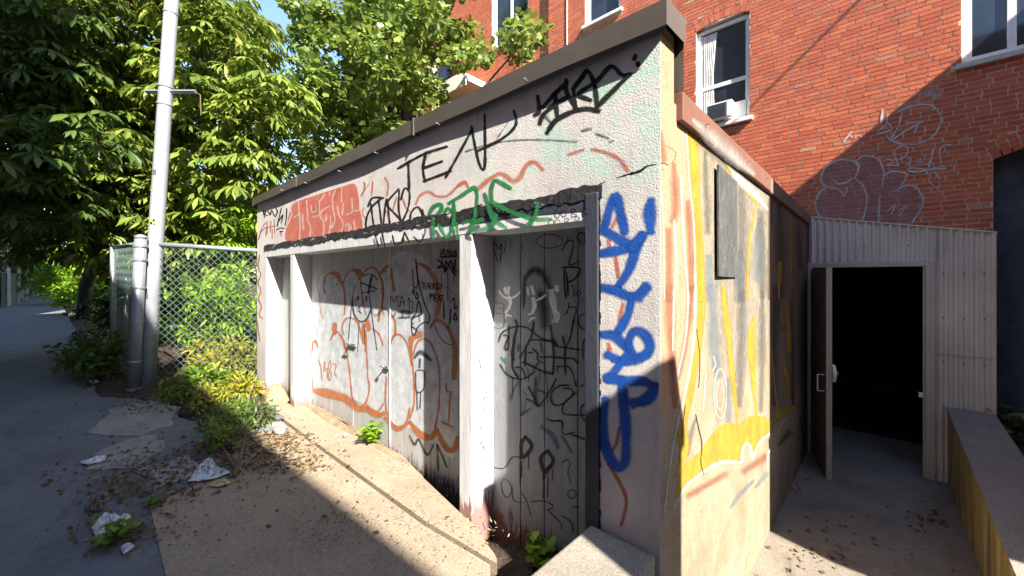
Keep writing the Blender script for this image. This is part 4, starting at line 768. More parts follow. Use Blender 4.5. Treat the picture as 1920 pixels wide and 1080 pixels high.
paint('graffiti', d2, 'door', SP['black_thin'], zQ, [(15, p) for p in ([(135, 215), (170, 130), (260, 80), (340, 65), (430, 80), (480, 120), (560, 180), (690, 230), (740, 270), (960, 300)], [(440, 210), (500, 200), (620, 210), (690, 200), (740, 265)], [(490, 20), (470, 150), (420, 260), (350, 380)], [(890, 0), (870, 140), (820, 280)], [(480, 290), (530, 340), (530, 400), (600, 440)], [(150, 450), (210, 540), (290, 590), (400, 590), (500, 520)], [(440, 330), (480, 330)], [(490, 500), (540, 430)], [(310, 480), (370, 490), (410, 590)], [(730, 470), (820, 470), (870, 500), (900, 590), (920, 670)], [(735, 470), (730, 520)], [(855, 660), (760, 665), (680, 720), (665, 800), (700, 860), (780, 850), (860, 780), (890, 730), (850, 695), (790, 690)], [(920, 735), (880, 770), (800, 840), (780, 920), (820, 955), (1020, 965)], [(965, 670), (1020, 640)], [(1020, 190), (990, 240), (990, 390)], [(1020, 840), (970, 890), (975, 970), (1020, 1040)], [(720, 595), (640, 740), (545, 870), (510, 840)], [(545, 710), (630, 750)], [(620, 1000), (680, 1020), (775, 1025), (780, 1080)], [(560, 230), (575, 330)], [(420, 800), (490, 830)], [(190, 150), (230, 170), (200, 270), (230, 290), (240, 60)], [(700, 640), (680, 690)])]+[(20, p) for p in ([(300, 0), (320, 60), (290, 200), (280, 360), (275, 480), (330, 580)], [(660, 60), (680, 190), (695, 380), (685, 545)], [(560, 375), (690, 375), (810, 385), (890, 390), (935, 435)], [(785, 165), (810, 280), (805, 360), (810, 470), (812, 550)], [(685, 545), (560, 510), (440, 450), (380, 430)], [(410, 260), (400, 460)], [(440, 680), (530, 850)], [(300, 200), (270, 330), (290, 400)])]+[(7, p) for p in ([(600, 400), (610, 520), (630, 680), (630, 830)], [(275, 590), (275, 760)], [(350, 600), (350, 700)], [(550, 520), (555, 640)], [(340, 620), (280, 720), (270, 800)], [(255, 740), (250, 820)], [(430, 480), (440, 620)])], .0085)
paint('graffiti', d2, 'door', SP['black_soft'], zQ, [((60, 70, 50), [(512, 590), (510, 700), (500, 850)]), (40, [(360, 960), (450, 900)])], .005)
paint('graffiti', d2, 'door', SP['teal'], zQ, [(55, [(340, 260), (335, 300)]), (40, [(165, 385), (200, 420)]), (12, [(205, 380), (215, 540)]), (12, [(340, 390), (360, 340)]), (9, [(345, 710), (410, 750), (410, 820), (375, 965), (345, 710)])], .0075)
ws = []
rr = random.Random(3)
for i in range(16):
    cx, cy = rr.uniform(90, 240), rr.uniform(580, 1160); ws.append((4, ell(cx, cy, rr.uniform(20, 45), rr.uniform(30, 60), rr.uniform(0, 90), rr.uniform(300, 400))))
for i in range(10):
    cx, cy = rr.uniform(100, 260), rr.uniform(650, 1250); ws.append((4, [(cx+rr.uniform(-60, 60), cy+rr.uniform(-70, 70)) for k in range(5)]))
ws += [(6, [(495, 855), (400, 960), (330, 1080)]), (5, ell(430, 985, 40, 30)), (5, ell(410, 1130, 60, 35))]
paint('graffiti', d2, 'door', SP['white_thin'], zQ, ws, .0055)
paint('graffiti', d2, 'door', SP['black'], zR, [(32, [(388, 150), (345, 220), (362, 350), (445, 240), (388, 150)]), (34, [(600, 285), (535, 350), (572, 480), (655, 380), (600, 285)]), (36, [(590, 470), (640, 420)]), (30, [(575, 490), (565, 540)])]+[(9, p) for p in ([(335, 250), (335, 600)], [(415, 330), (415, 460)], [(560, 500), (560, 740)], [(605, 480), (600, 730)], [(650, 460), (650, 570)], [(355, 380), (345, 550)])], .011)
paint('graffiti', d2, 'door', SP['black_thin'], zR, [(8, [(60, 435), (180, 450), (260, 345), (340, 350)]), (14, [(640, 0), (740, 5), (750, 120), (860, 105)]), (15, [(840, 130), (900, 150), (970, 180)]), (6, [(150, 610), (180, 555), (240, 600), (250, 680), (210, 735), (170, 690), (150, 600)]), (6, [(260, 630), (275, 760), (380, 780)]), (9, [(440, 775), (550, 765), (640, 800), (640, 840), (590, 850)]), (9, [(600, 850), (720, 970), (740, 1040)]), (10, [(740, 910), (830, 970), (845, 1070)]), (6, [(340, 680), (400, 770), (440, 900)])], .013)
paint('graffiti', d2, 'door', SP['bluemark'], zR, [((50, 60, 40), [(550, 60), (620, 110), (680, 200), (700, 250)]), (34, [(740, 150), (780, 210), (830, 290)]), (18, [(740, 400), (780, 370), (820, 400), (800, 480), (820, 590)]), (16, ell(835, 700, 40, 40)), (24, [(840, 825), (890, 825)])], .004)
# ------------------------------------------------------------------ the mural on the side wall
cf = sw
paint('mural', sc1, 'sidecop', SP['white_soft'], (0, 0, 1), [((14, 34, 34, 14), [(1300, 226), (1340, 262), (1380, 298), (1412, 326)])], .0005)
paint('mural', cf, 'side', SP['salmon'], zH, [((50, 70, 60), [(100, 330), (110, 560), (95, 640)]), ((60, 66), [(72, 700), (72, 1080)]), ((50, 60, 50), [(180, 540), (198, 900), (195, 1080)]), (60, [(20, 150), (40, 300)])], .002, split=True)
paint('mural', cf, 'side', SP['salmon'], zI, [((66, 70, 60, 40), [(62, 0), (68, 200), (80, 400), (90, 570)]), ((46, 46, 30), [(172, 0), (152, 200), (110, 430)]), (60, [(430, 880), (520, 820)]), (50, [(160, 1000), (330, 900)])], .003, split=True)
paint('mural', cf, 'side', SP['bluegrey'], zH, [((60, 70), [(300, 850), (300, 1080)]), ((40, 80, 70), [(580, 640), (575, 800), (565, 960)]), ((50, 80), [(470, 820), (465, 1080)])], .002, split=True)
paint('mural', cf, 'side', SP['bluegrey'], zI, [((70, 70, 50), [(272, 0), (275, 250), (300, 420)]), (46, [(345, 450), (350, 640)]), ((20, 40, 20), [(360, 1060), (400, 1000), (470, 930)]), ((20, 40), [(480, 960), (530, 900)])], .0025, split=True)
paint('mural', cf, 'side', SP['greybark'], zH, [((60, 110, 100), [(480, 450), (485, 700), (475, 1060)]), ((30, 60), [(275, 260), (290, 700)]), (60, [(590, 600), (600, 1060)])], .003, split=True)
paint('mural', cf, 'side', SP['greybark'], zI, [((60, 70, 50), [(415, 30), (410, 300), (400, 560)]), ((30, 46, 40), [(512, 20), (512, 300), (505, 590)]), ((20, 40, 26), [(195, 620), (170, 700), (150, 800)])], .004, split=True)
g = paint('mural', cf, 'side', SP['yellow'], zI, [((46, 46, 44, 40, 50, 60, 30), [(215, -10), (215, 130), (198, 300), (162, 480), (125, 660), (135, 780), (105, 900)]), ((26, 34, 28, 14, 8), [(325, 0), (345, 200), (370, 450), (390, 620), (398, 740)]), ((10, 46, 36, 16, 8), [(480, 130), (462, 210), (462, 330), (475, 520), (492, 680)])], .0045, [[(85, 1010), (130, 860), (210, 790), (280, 690), (345, 650), (400, 660), (440, 620), (530, 622), (548, 690), (500, 735), (470, 790), (440, 745), (420, 765), (405, 835), (300, 850), (220, 895), (130, 1000)]], split=True)
g['label'] = 'yellow mural bands'
paint('mural', cf, 'side', SP['yellow'], zH, [((70, 56, 46, 46), [(205, 165), (216, 400), (238, 700), (252, 1080)]), (18, [(395, 310), (415, 500), (430, 700), (440, 860)]), ((14, 26, 18), [(420, 390), (500, 460), (560, 540)]), (14, [(565, 550), (530, 720), (515, 900), (515, 1080)]), ((30, 20), [(245, 165), (330, 240), (400, 310)]), (12, [(755, 600), (762, 1080)]), (8, [(650, 640), (648, 1080)]), ((30, 10), [(695, 880), (690, 1080)])], .006, split=True)
paint('mural', cf, 'side', SP['yellow'], zI, [((44, 40, 34), [(555, 650), (600, 610), (670, 575)]), ((10, 44, 30), [(600, 60), (630, 80), (640, 300)]), ((8, 40, 8), [(605, 350), (630, 420), (640, 540)]), (8, [(555, 300), (585, 600)])], .006, split=True)
paint('mural', cf, 'side', SP['white'], zH, [(9, [(5, 200), (25, 450), (40, 700), (45, 1080)]), (13, [(170, 150), (185, 400), (213, 700), (220, 1080)]), (16, [(140, 400), (150, 700), (180, 1080)]), (14, [(100, 640), (110, 850), (100, 1080)]), ((20, 60, 40, 20), [(405, 335), (470, 410), (560, 500), (622, 575)])], .0085, split=True)
paint('mural', cf, 'side', SP['white'], zI, [(19, [(190, -5), (180, 250), (140, 500), (85, 725)]), (13, [(85, 10), (80, 300)]), (13, [(155, 20), (140, 240), (95, 450)]), (20, [(85, 1060), (140, 965), (220, 893), (310, 842), (405, 842)]), (15, [(410, 842), (420, 765), (450, 757), (462, 830)]), (15, [(462, 830), (500, 745), (545, 705)]), (8, ell(308, 510, 30, 120)), (7, ell(306, 520, 18, 70)), (9, [(238, 410), (225, 590)]), (9, [(270, 400), (285, 370), (275, 330)]), (12, [(535, 870), (540, 800), (560, 770)]), (9, [(590, 700), (615, 640), (655, 625), (660, 690)]), (14, [(40, 1080), (60, 900), (85, 730)])], .0095, split=True)
paint('mural', cf, 'side', SP['brown'], zH, [((40, 80, 70), [(690, 560), (700, 800), (705, 1080)]), (40, [(800, 680), (810, 900)]), (26, [(640, 520), (636, 1080)])], .005, split=True)  # brown mural strokes that also paint shade onto the rear stretch
paint('mural', cf, 'side', SP['brown'], zI, [((50, 40), [(575, 0), (570, 560)]), (14, ell(612, 130, 22, 70)), (26, [(655, 0), (660, 560)]), ((20, 60), [(590, 760), (640, 700)])], .005, split=True)
paint('wall_crack', cf, 'side', MT['crack'], zI, [(4, [(190, 610), (205, 680), (220, 750), (215, 840), (230, 900)]), (3, [(195, 200), (210, 340), (205, 480)]), (3, [(140, 560), (120, 730)]), (5, [(545, 725), (547, 780)])], .0125, wob=.4)
paint('wall_crack', cf, 'side', MT['crack'], zH, [(2.5, [(0, 322), (40, 318), (70, 330)]), (2, [(60, 220), (110, 260), (90, 320)])], .0125, wob=.4)
# ------------------------------------------------------------------ on the brick wall
paint('graffiti', bw, 'brick', SP['chalkfill'], zJ, [], .006, [[(440, 640), (400, 575), (300, 560), (200, 610), (160, 690), (190, 770), (130, 830), (120, 920), (160, 1000), (470, 1015), (500, 860), (470, 750)], [(420, 575), (470, 535), (540, 535), (600, 570), (630, 660), (700, 645), (790, 660), (780, 730), (860, 760), (920, 840), (910, 920), (840, 1030), (510, 1018), (520, 860), (480, 740), (440, 690)]])
paint('graffiti', bw, 'brick', SP['chalk'], zJ, [(15, p) for p in ([(440, 640), (400, 700), (300, 740), (255, 715)], [(430, 600), (400, 570), (300, 560), (200, 610), (160, 680), (170, 740), (240, 770), (290, 780), (330, 830), (355, 770)], [(190, 770), (130, 830), (120, 920), (150, 985)], [(415, 700), (470, 750), (500, 840), (490, 940), (470, 1010)], [(430, 660), (440, 600), (415, 570)], [(420, 570), (470, 535), (540, 535), (600, 570), (630, 660)], [(630, 660), (615, 760)], [(600, 820), (590, 1020)], [(630, 680), (690, 645), (790, 660), (790, 700), (760, 750)], [(725, 790), (780, 755), (860, 760), (920, 840), (910, 920), (840, 1030)])]+[(11, p) for p in ([(650, 950), (710, 900), (685, 970)], [(740, 940), (800, 905), (740, 980)], [(820, 925), (826, 926)])]+[(13, p) for p in ([(640, 550), (700, 570), (660, 600), (740, 600)], [(735, 595), (710, 500), (760, 455), (805, 470), (800, 520), (750, 560)], [(800, 560), (830, 545), (820, 590), (790, 590)], [(860, 570), (900, 550), (910, 570), (880, 575), (920, 580)], [(920, 600), (990, 575)], [(1140, 450), (1080, 450), (1045, 500), (1060, 590)], [(1090, 625), (950, 630), (850, 620), (805, 635), (860, 650), (950, 635), (1070, 605)], [(1000, 640), (1050, 700)], [(980, 660), (970, 720), (1040, 785)])]+[(20, [(1000, 480), (980, 560), (950, 665)])], .009)
paint('graffiti', bw, 'brick', SP['chalk'], zJ, [(13, p) for p in ([(740, 190), (880, 150), (980, 150), (1045, 210), (1055, 280), (1000, 380), (900, 435), (780, 440), (690, 420), (650, 380)], [(660, 220), (650, 270), (690, 330), (580, 365)], [(590, 340), (630, 310)], [(680, 410), (740, 300), (765, 210), (740, 195)], [(690, 410), (800, 340), (930, 265)], [(790, 285), (930, 268)], [(860, 350), (880, 300)])]+[(24, [(620, 190), (610, 280)]), (14, [(385, 350), (330, 420)]), (9, [(365, 365), (400, 392)]), (9, [(420, 375), (418, 395)]), (9, [(440, 375), (470, 390)])], .007)
paint('plaster_patch', bw, 'brick', SP['white'], zJ, [((50, 70, 60, 30), [(950, 70), (985, 55), (1015, 80), (1000, 105)])], .004, wob=.5)

rr = random.Random(8); sq = []
for k in range(8):
    x, y = 905+rr.uniform(-4, 6), 640+k*30; sq.append((1.6, [(x+rr.uniform(-9, 8), y+rr.uniform(-6, 26)) for _ in range(5)]))
paint('graffiti', G, 'reveal', SP['slate'], (0, 0, 1), sq, .002, split=None)
# ------------------------------------------------------------------ pole and fence
gz = .0
pb = onZ(274, 728, gz); POLE = empty('utility_pole', pb, 'tall pale grey metal pole leaning beside the chain link fence', 'pole')
D = (FW[0]*pb.x+FW[1]*pb.y)
pt = atD(322, 0, D)
dirp = (pt-pb); top = pb+dirp*1.6
MB().tube([pb-Vector((0, 0, .15)), pb+dirp*.3, pb+dirp*.7, top], [.086, .082, .076, .064], 20).build('shaft', MT['pole'], POLE, smooth=True)
def at_y(py): return pb+dirp*((728-py)/728)
q = at_y(172); RV = Vector((RT[0], RT[1], 0))
MB().tube([q-RV*.24+Vector((0, 0, .0)), q+RV*.38], .028, 4).build('bracket', MT['steel'], POLE)
MB().tube([q+RV*.36, q+RV*.44+Vector((0, 0, -.04)), q+RV*.45+Vector((0, 0, -.3))], .006, 6).build('hanging_rod', MT['twig'], POLE)
for py in (163, 25, 196): c = at_y(py); MB().tube([c-dirp.normalized()*.012, c+dirp.normalized()*.012], .084 if py > 100 else .079, 18).build('band', MT['grille'], POLE)
for py, w_, h_ in ((560, .05, .07), (640, .04, .05), (330, .045, .06)):
    c = at_y(py)-Vector((FW[0], FW[1], 0))*.0825; m = MB(); m.add([c-RV*w_/2, c+RV*w_/2, c+RV*w_/2+Vector((0, 0, h_)), c-RV*w_/2+Vector((0, 0, h_))], [(0, 1, 2, 3)]); m.build('tag_plate', MT['plate'], POLE, fix=False)
mk = at_y(420); FV = Vector((FW[0], FW[1], 0))
for i, (dx, dz, mt) in enumerate(((-.03, .02, 'y'), (.0, .02, 'k'), (-.03, -.01, 'k'), (0, -.01, 'y'))):
    c = mk-FV*.0835+RV*(dx+.02)+Vector((0, 0, dz)); m = MB(); m.add([c, c+RV*.028, c+RV*.028+Vector((0, 0, .028)), c+Vector((0, 0, .028))], [(0, 1, 2, 3)]); m.build('marker', simple('marker_yellow', (.7, .5, .03)) if mt == 'y' else MT['tar'], POLE)
gp0 = onZ(250, 735, gz); FEN = empty('chain_link_fence', gp0, 'galvanised chain link fence panel between pole and garage corner', 'fence')
D2 = FW[0]*gp0.x+FW[1]*gp0.y
ft = atD(264, 447, D2)
MB().tube([gp0, ft], [.062, .06], 16).build('post', MT['steel'], FEN, smooth=True)
MB().tube([ft, ft+Vector((0, 0, .03)), ft+Vector((0, 0, .05))], [.066, .06, .02], 12).build('post_cap', MT['steel'], FEN, smooth=True)
g2 = onZ(272, 730, gz); f2 = atD(282, 452, FW[0]*g2.x+FW[1]*g2.y); MB().tube([g2, f2], .026, 10).build('gate_rail', MT['steel'], FEN, smooth=True)
for k in (.02, .2, .46, .68, .86, .95):
    a = gp0.lerp(ft, k); b = g2.lerp(f2, k); MB().tube([a-Vector((0, 0, .012)), a+Vector((0, 0, .012))], .072, 14).tube([a, b], .011, 6).build('hinge_band', MT['steel'], FEN)
E0 = Vector((g2.x, g2.y, 0)); E1 = Vector((XL-.02, YF+.05, 0)); zt0 = f2.z-.03; zt1 = onY(481, 470, YF).z
MB().tube([Vector((E0.x, E0.y, zt0)), Vector((E1.x, E1.y, zt1))], .028, 10).build('top_rail', MT['steel'], FEN, smooth=True)
def chain(name, a, b, za, zb, parent, z0=.03, d=.085, r=.0042):
    mb = MB(); L = (b-a).length; n = int(L/d); nz = int(1.75/(d/2)); u = (b-a)/L; nn = Vector((-u.y, u.x, 0))
    for i in range(n+1):
        pts = []
        for k in range(nz+1):
            s = i*d+(d/2 if k % 2 else 0); s = min(max(s, 0), L); zz = za+(zb-za)*s/L-.01-k*d/2
            if zz < z0: break
            pts.append(a+u*s+nn*(.004 if k % 2 else -.004)+Vector((0, 0, zz)))
        pts2 = [p+(u*d*(-1 if k % 2 else 0)+nn*.004) for k, p in enumerate(pts)]
        for P in (pts, pts2):
            P = [p for p in P if 0 <= (p-a).dot(u) <= L]
            if len(P) > 2: mb.tube(P, r, 4, False)
    return mb.build(name, MT['link'], parent, smooth=True, fix=False)
chain('mesh', E0, E1, zt0, zt1, FEN)
FE2 = empty('chain_link_fence', atD(212, 600, 5.6), 'overgrown chain link fence running off along the alley', 'fence')
pp = [atD(262, 456, D2), atD(212, 463, 5.9), atD(236, 470, 6.8)]
for p0 in pp[1:]: MB().tube([(p0.x, p0.y, 0), (p0.x, p0.y, p0.z)], .034, 10).build('post', MT['steel'], FE2, smooth=True)
MB().tube([pp[0], pp[1]], .022, 8).tube([pp[1]+Vector((0, 0, -.8)), pp[2]+Vector((0, 0, -.8))], .016, 6).build('top_rail', MT['steel'], FE2, smooth=True)
chain('mesh', Vector((pp[0].x, pp[0].y, 0)), Vector((pp[1].x, pp[1].y, 0)), pp[0].z, pp[1].z, FE2, .03, .1, .0026)
# ------------------------------------------------------------------ leaves
def rot_basis(d, roll):            # arrays: direction, roll angle -> three axes
    d = d/np.linalg.norm(d, axis=1, keepdims=True); up = np.tile([0, 0, 1.], (len(d), 1)); up[np.abs(d[:, 2]) > .95] = [1, 0, 0]
    a = np.cross(up, d); a /= np.linalg.norm(a, axis=1, keepdims=True); b = np.cross(d, a)
    c, s = np.cos(roll)[:, None], np.sin(roll)[:, None]; return d, a*c+b*s, b*c-a*s
LEAFLET = (np.array([(0, 0, 0), (.38, .085, .03), (.70, .115, .0), (1, 0, -.16), (.38, -.085, .03), (.70, -.115, 0), (.4, 0, -.01), (.73, 0, -.05)]), [(0, 1, 6), (1, 2, 7), (1, 7, 6), (2, 3, 7), (0, 6, 4), (4, 6, 7), (4, 7, 5), (5, 7, 3)])
OVAL = (np.array([(0, 0, 0), (.5, .34, .05), (1, 0, -.1), (.5, -.34, .05), (.5, 0, -.03)]), [(0, 1, 4), (1, 2, 4), (0, 4, 3), (4, 2, 3)])
FAN = (np.array([(0, 0, 0), (.55, .5, .06), (1, .28, -.05), (.85, 0, -.02), (1, -.28, -.05), (.55, -.5, .06)]), [(0, 1, 3), (1, 2, 3), (0, 3, 5), (3, 4, 5)])
NARROW = (np.array([(0, 0, 0), (.45, .15, .03), (1, 0, -.1), (.45, -.15, .03), (.5, 0, -.02)]), [(0, 1, 4), (1, 2, 4), (0, 4, 3), (4, 2, 3)])
def leaves(name, C, Dv, size, tpl, mat, parent, flat=None):
    n = len(C); roll = RNG.uniform(-.7, .7, n) if flat is None else RNG.normal(0, flat, n)
    d, a, b = rot_basis(Dv, roll); T, Fc = tpl; s = np.asarray(size).reshape(-1, 1, 1)*np.ones((n, 1, 1))
    V = C[:, None, :]+s*(T[None, :, 0:1]*d[:, None, :]+T[None, :, 1:2]*a[:, None, :]+T[None, :, 2:3]*b[:, None, :])
    k = len(T); F = np.array(Fc); F = (np.arange(n)[:, None, None]*k+F[None]).reshape(-1, 3)
    return np_mesh(name, V.reshape(-1, 3), F, mat, parent)
def sphere_pts(n, c, r, fill=.55):
    v = RNG.normal(size=(n, 3)); v /= np.linalg.norm(v, axis=1, keepdims=True); q = RNG.uniform(fill, 1, n)**.6
    return np.asarray(c)+v*np.asarray(r)*q[:, None], v
def palmate(centers, outward, leaflets, size):
    C = []; Dd = []; S = []
    for c, o in zip(centers, outward):
        ax = np.array([o[0], o[1], o[2]*.4-.25]); ax /= np.linalg.norm(ax); side = np.cross(ax, [0, 0, 1.]); side /= (np.linalg.norm(side)+1e-6); side2 = np.cross(side, ax); s = size*RNG.uniform(.5, 1.25)
        for k in range(leaflets):
            t = (k-(leaflets-1)/2)*(2*math.pi*.72/leaflets)+RNG.normal(0, .1)
            d = ax*math.cos(t)*.9+side*math.sin(t)+np.array([0, 0, -.45]); C.append(c); Dd.append(d); S.append(s*(1-.25*abs(t)/2))
    return np.array(C), np.array(Dd), np.array(S)
def limbs(mb, base, targets, r0, trunk_top, seed=1):
    r = random.Random(seed); base = Vector(base); tt = Vector(trunk_top)
    mb.tube([base-Vector((0, 0, .2)), base.lerp(tt, .35)+Vector((r.uniform(-.1, .1), r.uniform(-.1, .1), 0)), base.lerp(tt, .7), tt], [r0*1.25, r0, r0*.85, r0*.65], 10)
    for t in targets:
        t = Vector(t); s = base.lerp(tt, r.uniform(.55, 1)); m = s.lerp(t, .5)+Vector((r.uniform(-.2, .2), r.uniform(-.2, .2), r.uniform(.0, .3)))
        mb.tube([s, s.lerp(m, .5)+Vector((0, 0, .05)), m, t], [r0*.45, r0*.36, r0*.25, r0*.08], 6, False)
def tree(name, label, base, trunk_top, r0, clumps, kind, mat, n, size, group=None, seed=1, cat='tree'):
    o = empty(name, base, label, cat, group); mb = MB(); limbs(mb, base, [c[0] for c in clumps[::max(1, len(clumps)//26)]], r0, trunk_top, seed); mb.build('trunk', MT['bark'], o, smooth=True, fix=False)
    C = []; Dd = []; S = []
    for c, r in clumps:
        if kind == 'palm':
            p, v = sphere_pts(n, c, r); a = palmate(p, v, 7, size); C.append(a[0]); Dd.append(a[1]); S.append(a[2])
        else:
            p, v = sphere_pts(n, c, r, .2); C.append(p); dd = v*.5+RNG.normal(0, .6, v.shape); dd[:, 2] -= .25; Dd.append(dd); S.append(size*RNG.uniform(.6, 1.2, n))
    leaves('crown', np.concatenate(C), np.concatenate(Dd), np.concatenate(S), {'palm': LEAFLET, 'fan': FAN, 'oval': OVAL, 'narrow': NARROW}[kind], mat, o); return o
def clumpset(c, rad, n, r0, r1, shell=.55, zmin=None, seed=0, keep=None):
    rg = np.random.default_rng(seed); out = []
    while len(out) < n:
        v = rg.normal(size=3); v /= np.linalg.norm(v); q = rg.uniform(shell, 1); p = np.array(c)+v*np.array(rad)*q
        if zmin is not None and p[2] < zmin: continue
        if keep and not keep(p): continue
        r = rg.uniform(r0, r1); out.append((tuple(p), (r, r, r*.62)))
    return out
def proj(p):                       # photograph position of a point of the place, used to check crowns against the frame
    f = FW[0]*p[0]+FW[1]*p[1]; r = RT[0]*p[0]+RT[1]*p[1]; return (960+735*r/f, 520-735*(p[2]-CZ)/f) if f > .3 else (-9e3, 0)
P = lambda x, y, d: (lambda q: (q.x, q.y, 0))(atD(x, y, d))
# big chestnut behind the fence
def keep1(p):
    x, y = proj(p); return FW[0]*p[0]+FW[1]*p[1] > 6.2 and x < np.interp(y, [0, 100, 200, 300], [425, 505, 545, 548]) and not (470 < x and y > 330)
T1 = atD(222, 600, 8.2); T1.z = 0
cl = clumpset((-9.6, 1.9, 4.5), (3.5, 2.8, 3.4), 230, .45, .75, .5, 1.6, 3, keep1)
tree('chestnut_tree', 'large chestnut with long drooping leaflets standing behind the leaning pole', T1, (T1.x-.2, T1.y+.1, 2.6), .15, cl, 'palm', MT['chestnut'], 30, .27, None, 2)
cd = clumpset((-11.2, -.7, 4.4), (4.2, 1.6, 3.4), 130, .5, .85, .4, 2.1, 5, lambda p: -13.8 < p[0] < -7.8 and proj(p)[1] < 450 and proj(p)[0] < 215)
b0 = P(120, 560, 15); tree('shaded_chestnut', 'shaded chestnut crown overhanging the alley at the upper left', (b0[0], b0[1]+.5, 0), (-12.5, .3, 3.2), .17, cd, 'palm', MT['dark_and_shaded_leaf'], 28, .27, None, 4)  # chestnut's shaded side, its shade put into a darker leaf colour
# small-leaved tree between garage and apartment building
def keep2(p):
    x, y = proj(p)
    if x > 1015 or x < np.interp(y, [0, 50, 90, 250, 300], [530, 530, 560, 560, 555]): return False
    if x > 880 and (y < 20 or random.random() < .6): return False
    if 815 < x < 925 and 105 < y < 215: return False
    return y < 330
T2 = atD(760, 600, 8.6); T2.z = 0
cl2 = clumpset((T2.x, T2.y-.2, 5.4), (3.9, 2.0, 3.8), 235, .26, .44, .3, 2.6, 7, keep2)
tree('maple_tree', 'bright small leaved tree rising over the garage roof before the brick wall', T2, (T2.x, T2.y, 4.6), .14, cl2, 'fan', MT['maple'], 150, .115, None, 3)
# shrubs and undergrowth
def bush(name, label, base, c, rad, n, kind, mat, nl, size, group=None, seed=1, r=(.18, .35), cat='shrub', keep=None):
    o = empty(name, base, label, cat, group); cs = clumpset(c, rad, n, *r, .3, max(.05, base[2]), seed, keep); mb = MB()
    for k in cs[::2]:
        t = Vector(k[0]); b = Vector(base)+Vector((random.uniform(-.2, .2), random.uniform(-.2, .2), 0)); mb.tube([b, b.lerp(t, .5)+Vector((0, 0, .1)), t], [.014, .01, .004], 5, False)
    mb.build('stems', MT['twig'], o, fix=False); C = []; Dd = []; S = []
    for cc, rr_ in cs:
        p, v = sphere_pts(nl, cc, rr_, .15)
        if kind == 'palm': a = palmate(p, v, 5, size); C.append(a[0]); Dd.append(a[1]); S.append(a[2])
        else: C.append(p); d = v*.7+RNG.normal(0, .5, v.shape); d[:, 2] -= .15; Dd.append(d); S.append(size*RNG.uniform(.6, 1.25, nl))
    leaves('foliage', np.concatenate(C), np.concatenate(Dd), np.concatenate(S), {'palm': LEAFLET, 'fan': FAN, 'oval': OVAL, 'narrow': NARROW}[kind], mat, o); return o
P = lambda x, y, d: (lambda q: (q.x, q.y, 0))(atD(x, y, d))
p = P(410, 560, 6.3); bush('sumac_shrub', 'feathery sunlit shrub pressing against the inside of the chain link', p, (p[0], p[1], .95), (.75, .6, .75), 34, 'narrow', MT['lime'], 80, .13, seed=11)
p = P(440, 430, 6.8); bush('young_chestnut', 'yellow green chestnut sapling showing over the fence rail', p, (p[0], p[1], 2.2), (.5, .5, .45), 12, 'palm', MT['lime'], 12, .22, seed=12)
p = P(420, 690, 5.5); bush('yellow_undergrowth', 'yellowing plants spilling under the fence by the garage', p, (p[0], p[1], .25), (.55, .55, .34), 26, 'narrow', MT['yellow'], 60, .10, seed=13, r=(.12, .22), cat='plant')
p = P(390, 770, 4.9); bush('ground_plant', 'dark green low plant at the foot of the fence, right of the pole', p, (p[0], p[1], .12), (.35, .25, .2), 12, 'oval', MT['shrub'], 60, .07, seed=14, r=(.1, .16), cat='plant')
for i, (x, y, mt, sz, lb) in enumerate(((455, 740, 'yellow', .08, 'yellow leaved weeds by the foam lump'), (430, 790, 'shrub', .06, 'green weeds in front of the yellow ones'), (380, 720, 'shrub', .08, 'green weeds right beside the pole foot'), (470, 800, 'dark_and_shaded_leaf', .06, 'dark low weeds next to the rubble stones'), (425, 825, 'shrub', .05, 'low green weeds behind the forked stick'), (335, 745, 'shrub', .06, 'green weeds on the soil in front of the pole foot'), (395, 760, 'yellow', .06, 'yellow weeds on the soil between pole and stick pile'))):
    q_ = onZ(x, y, .02); bush('ground_plant', lb, (q_.x, q_.y, 0), (q_.x, q_.y, .12), (.32, .2, .16), 14, 'narrow', MT[mt], 46, sz, 'low weeds between fence and doors', 80+i, (.07, .13), 'plant')
p = P(205, 700, 5.6); bush('dark_undergrowth', 'dark leafy weeds in shade left of the gate post', p, (p[0]-.1, p[1]-.02, .22), (.8, .42, .42), 24, 'oval', MT['dark_and_shaded_leaf'], 60, .10, seed=15, r=(.14, .26), cat='plant')
p = P(232, 560, 8.2); bush('dark_shrub', 'dense dark shrub filling the corner behind the fence posts', p, (p[0], p[1]+.2, 1.0), (.8, .7, 1.1), 34, 'oval', MT['dark_and_shaded_leaf'], 80, .12, seed=16, r=(.25, .45))
p = P(330, 500, 8.8); bush('hedge_shrub', 'shadowed shrub under the chestnut seen through the wire mesh', p, (p[0], p[1], 1.1), (1.7, 1.2, 1.5), 60, 'oval', MT['dark_and_shaded_leaf'], 80, .13, seed=17, r=(.3, .5))
p = P(160, 520, 15.5); bush('alley_shrub', 'sunlit yellow green shrub leaning over the alley edge', p, (p[0], p[1], 1.5), (1.7, .9, 1.7), 56, 'oval', MT['lime'], 90, .16, seed=18, r=(.3, .55))
p = P(125, 520, 21); bush('alley_shrub', 'far sunlit shrub where the alley narrows', p, (p[0], p[1], 1.6), (2.2, 1.0, 1.9), 46, 'oval', MT['lime'], 80, .2, seed=19, r=(.4, .7))
p = P(215, 440, 12); bush('alley_shrub', 'tall sunlit shrub behind the dark trunk forks', p, (p[0], p[1]+.6, 2.6), (1.6, 1.0, 1.4), 44, 'oval', MT['shrub'], 80, .15, seed=20, r=(.3, .55))
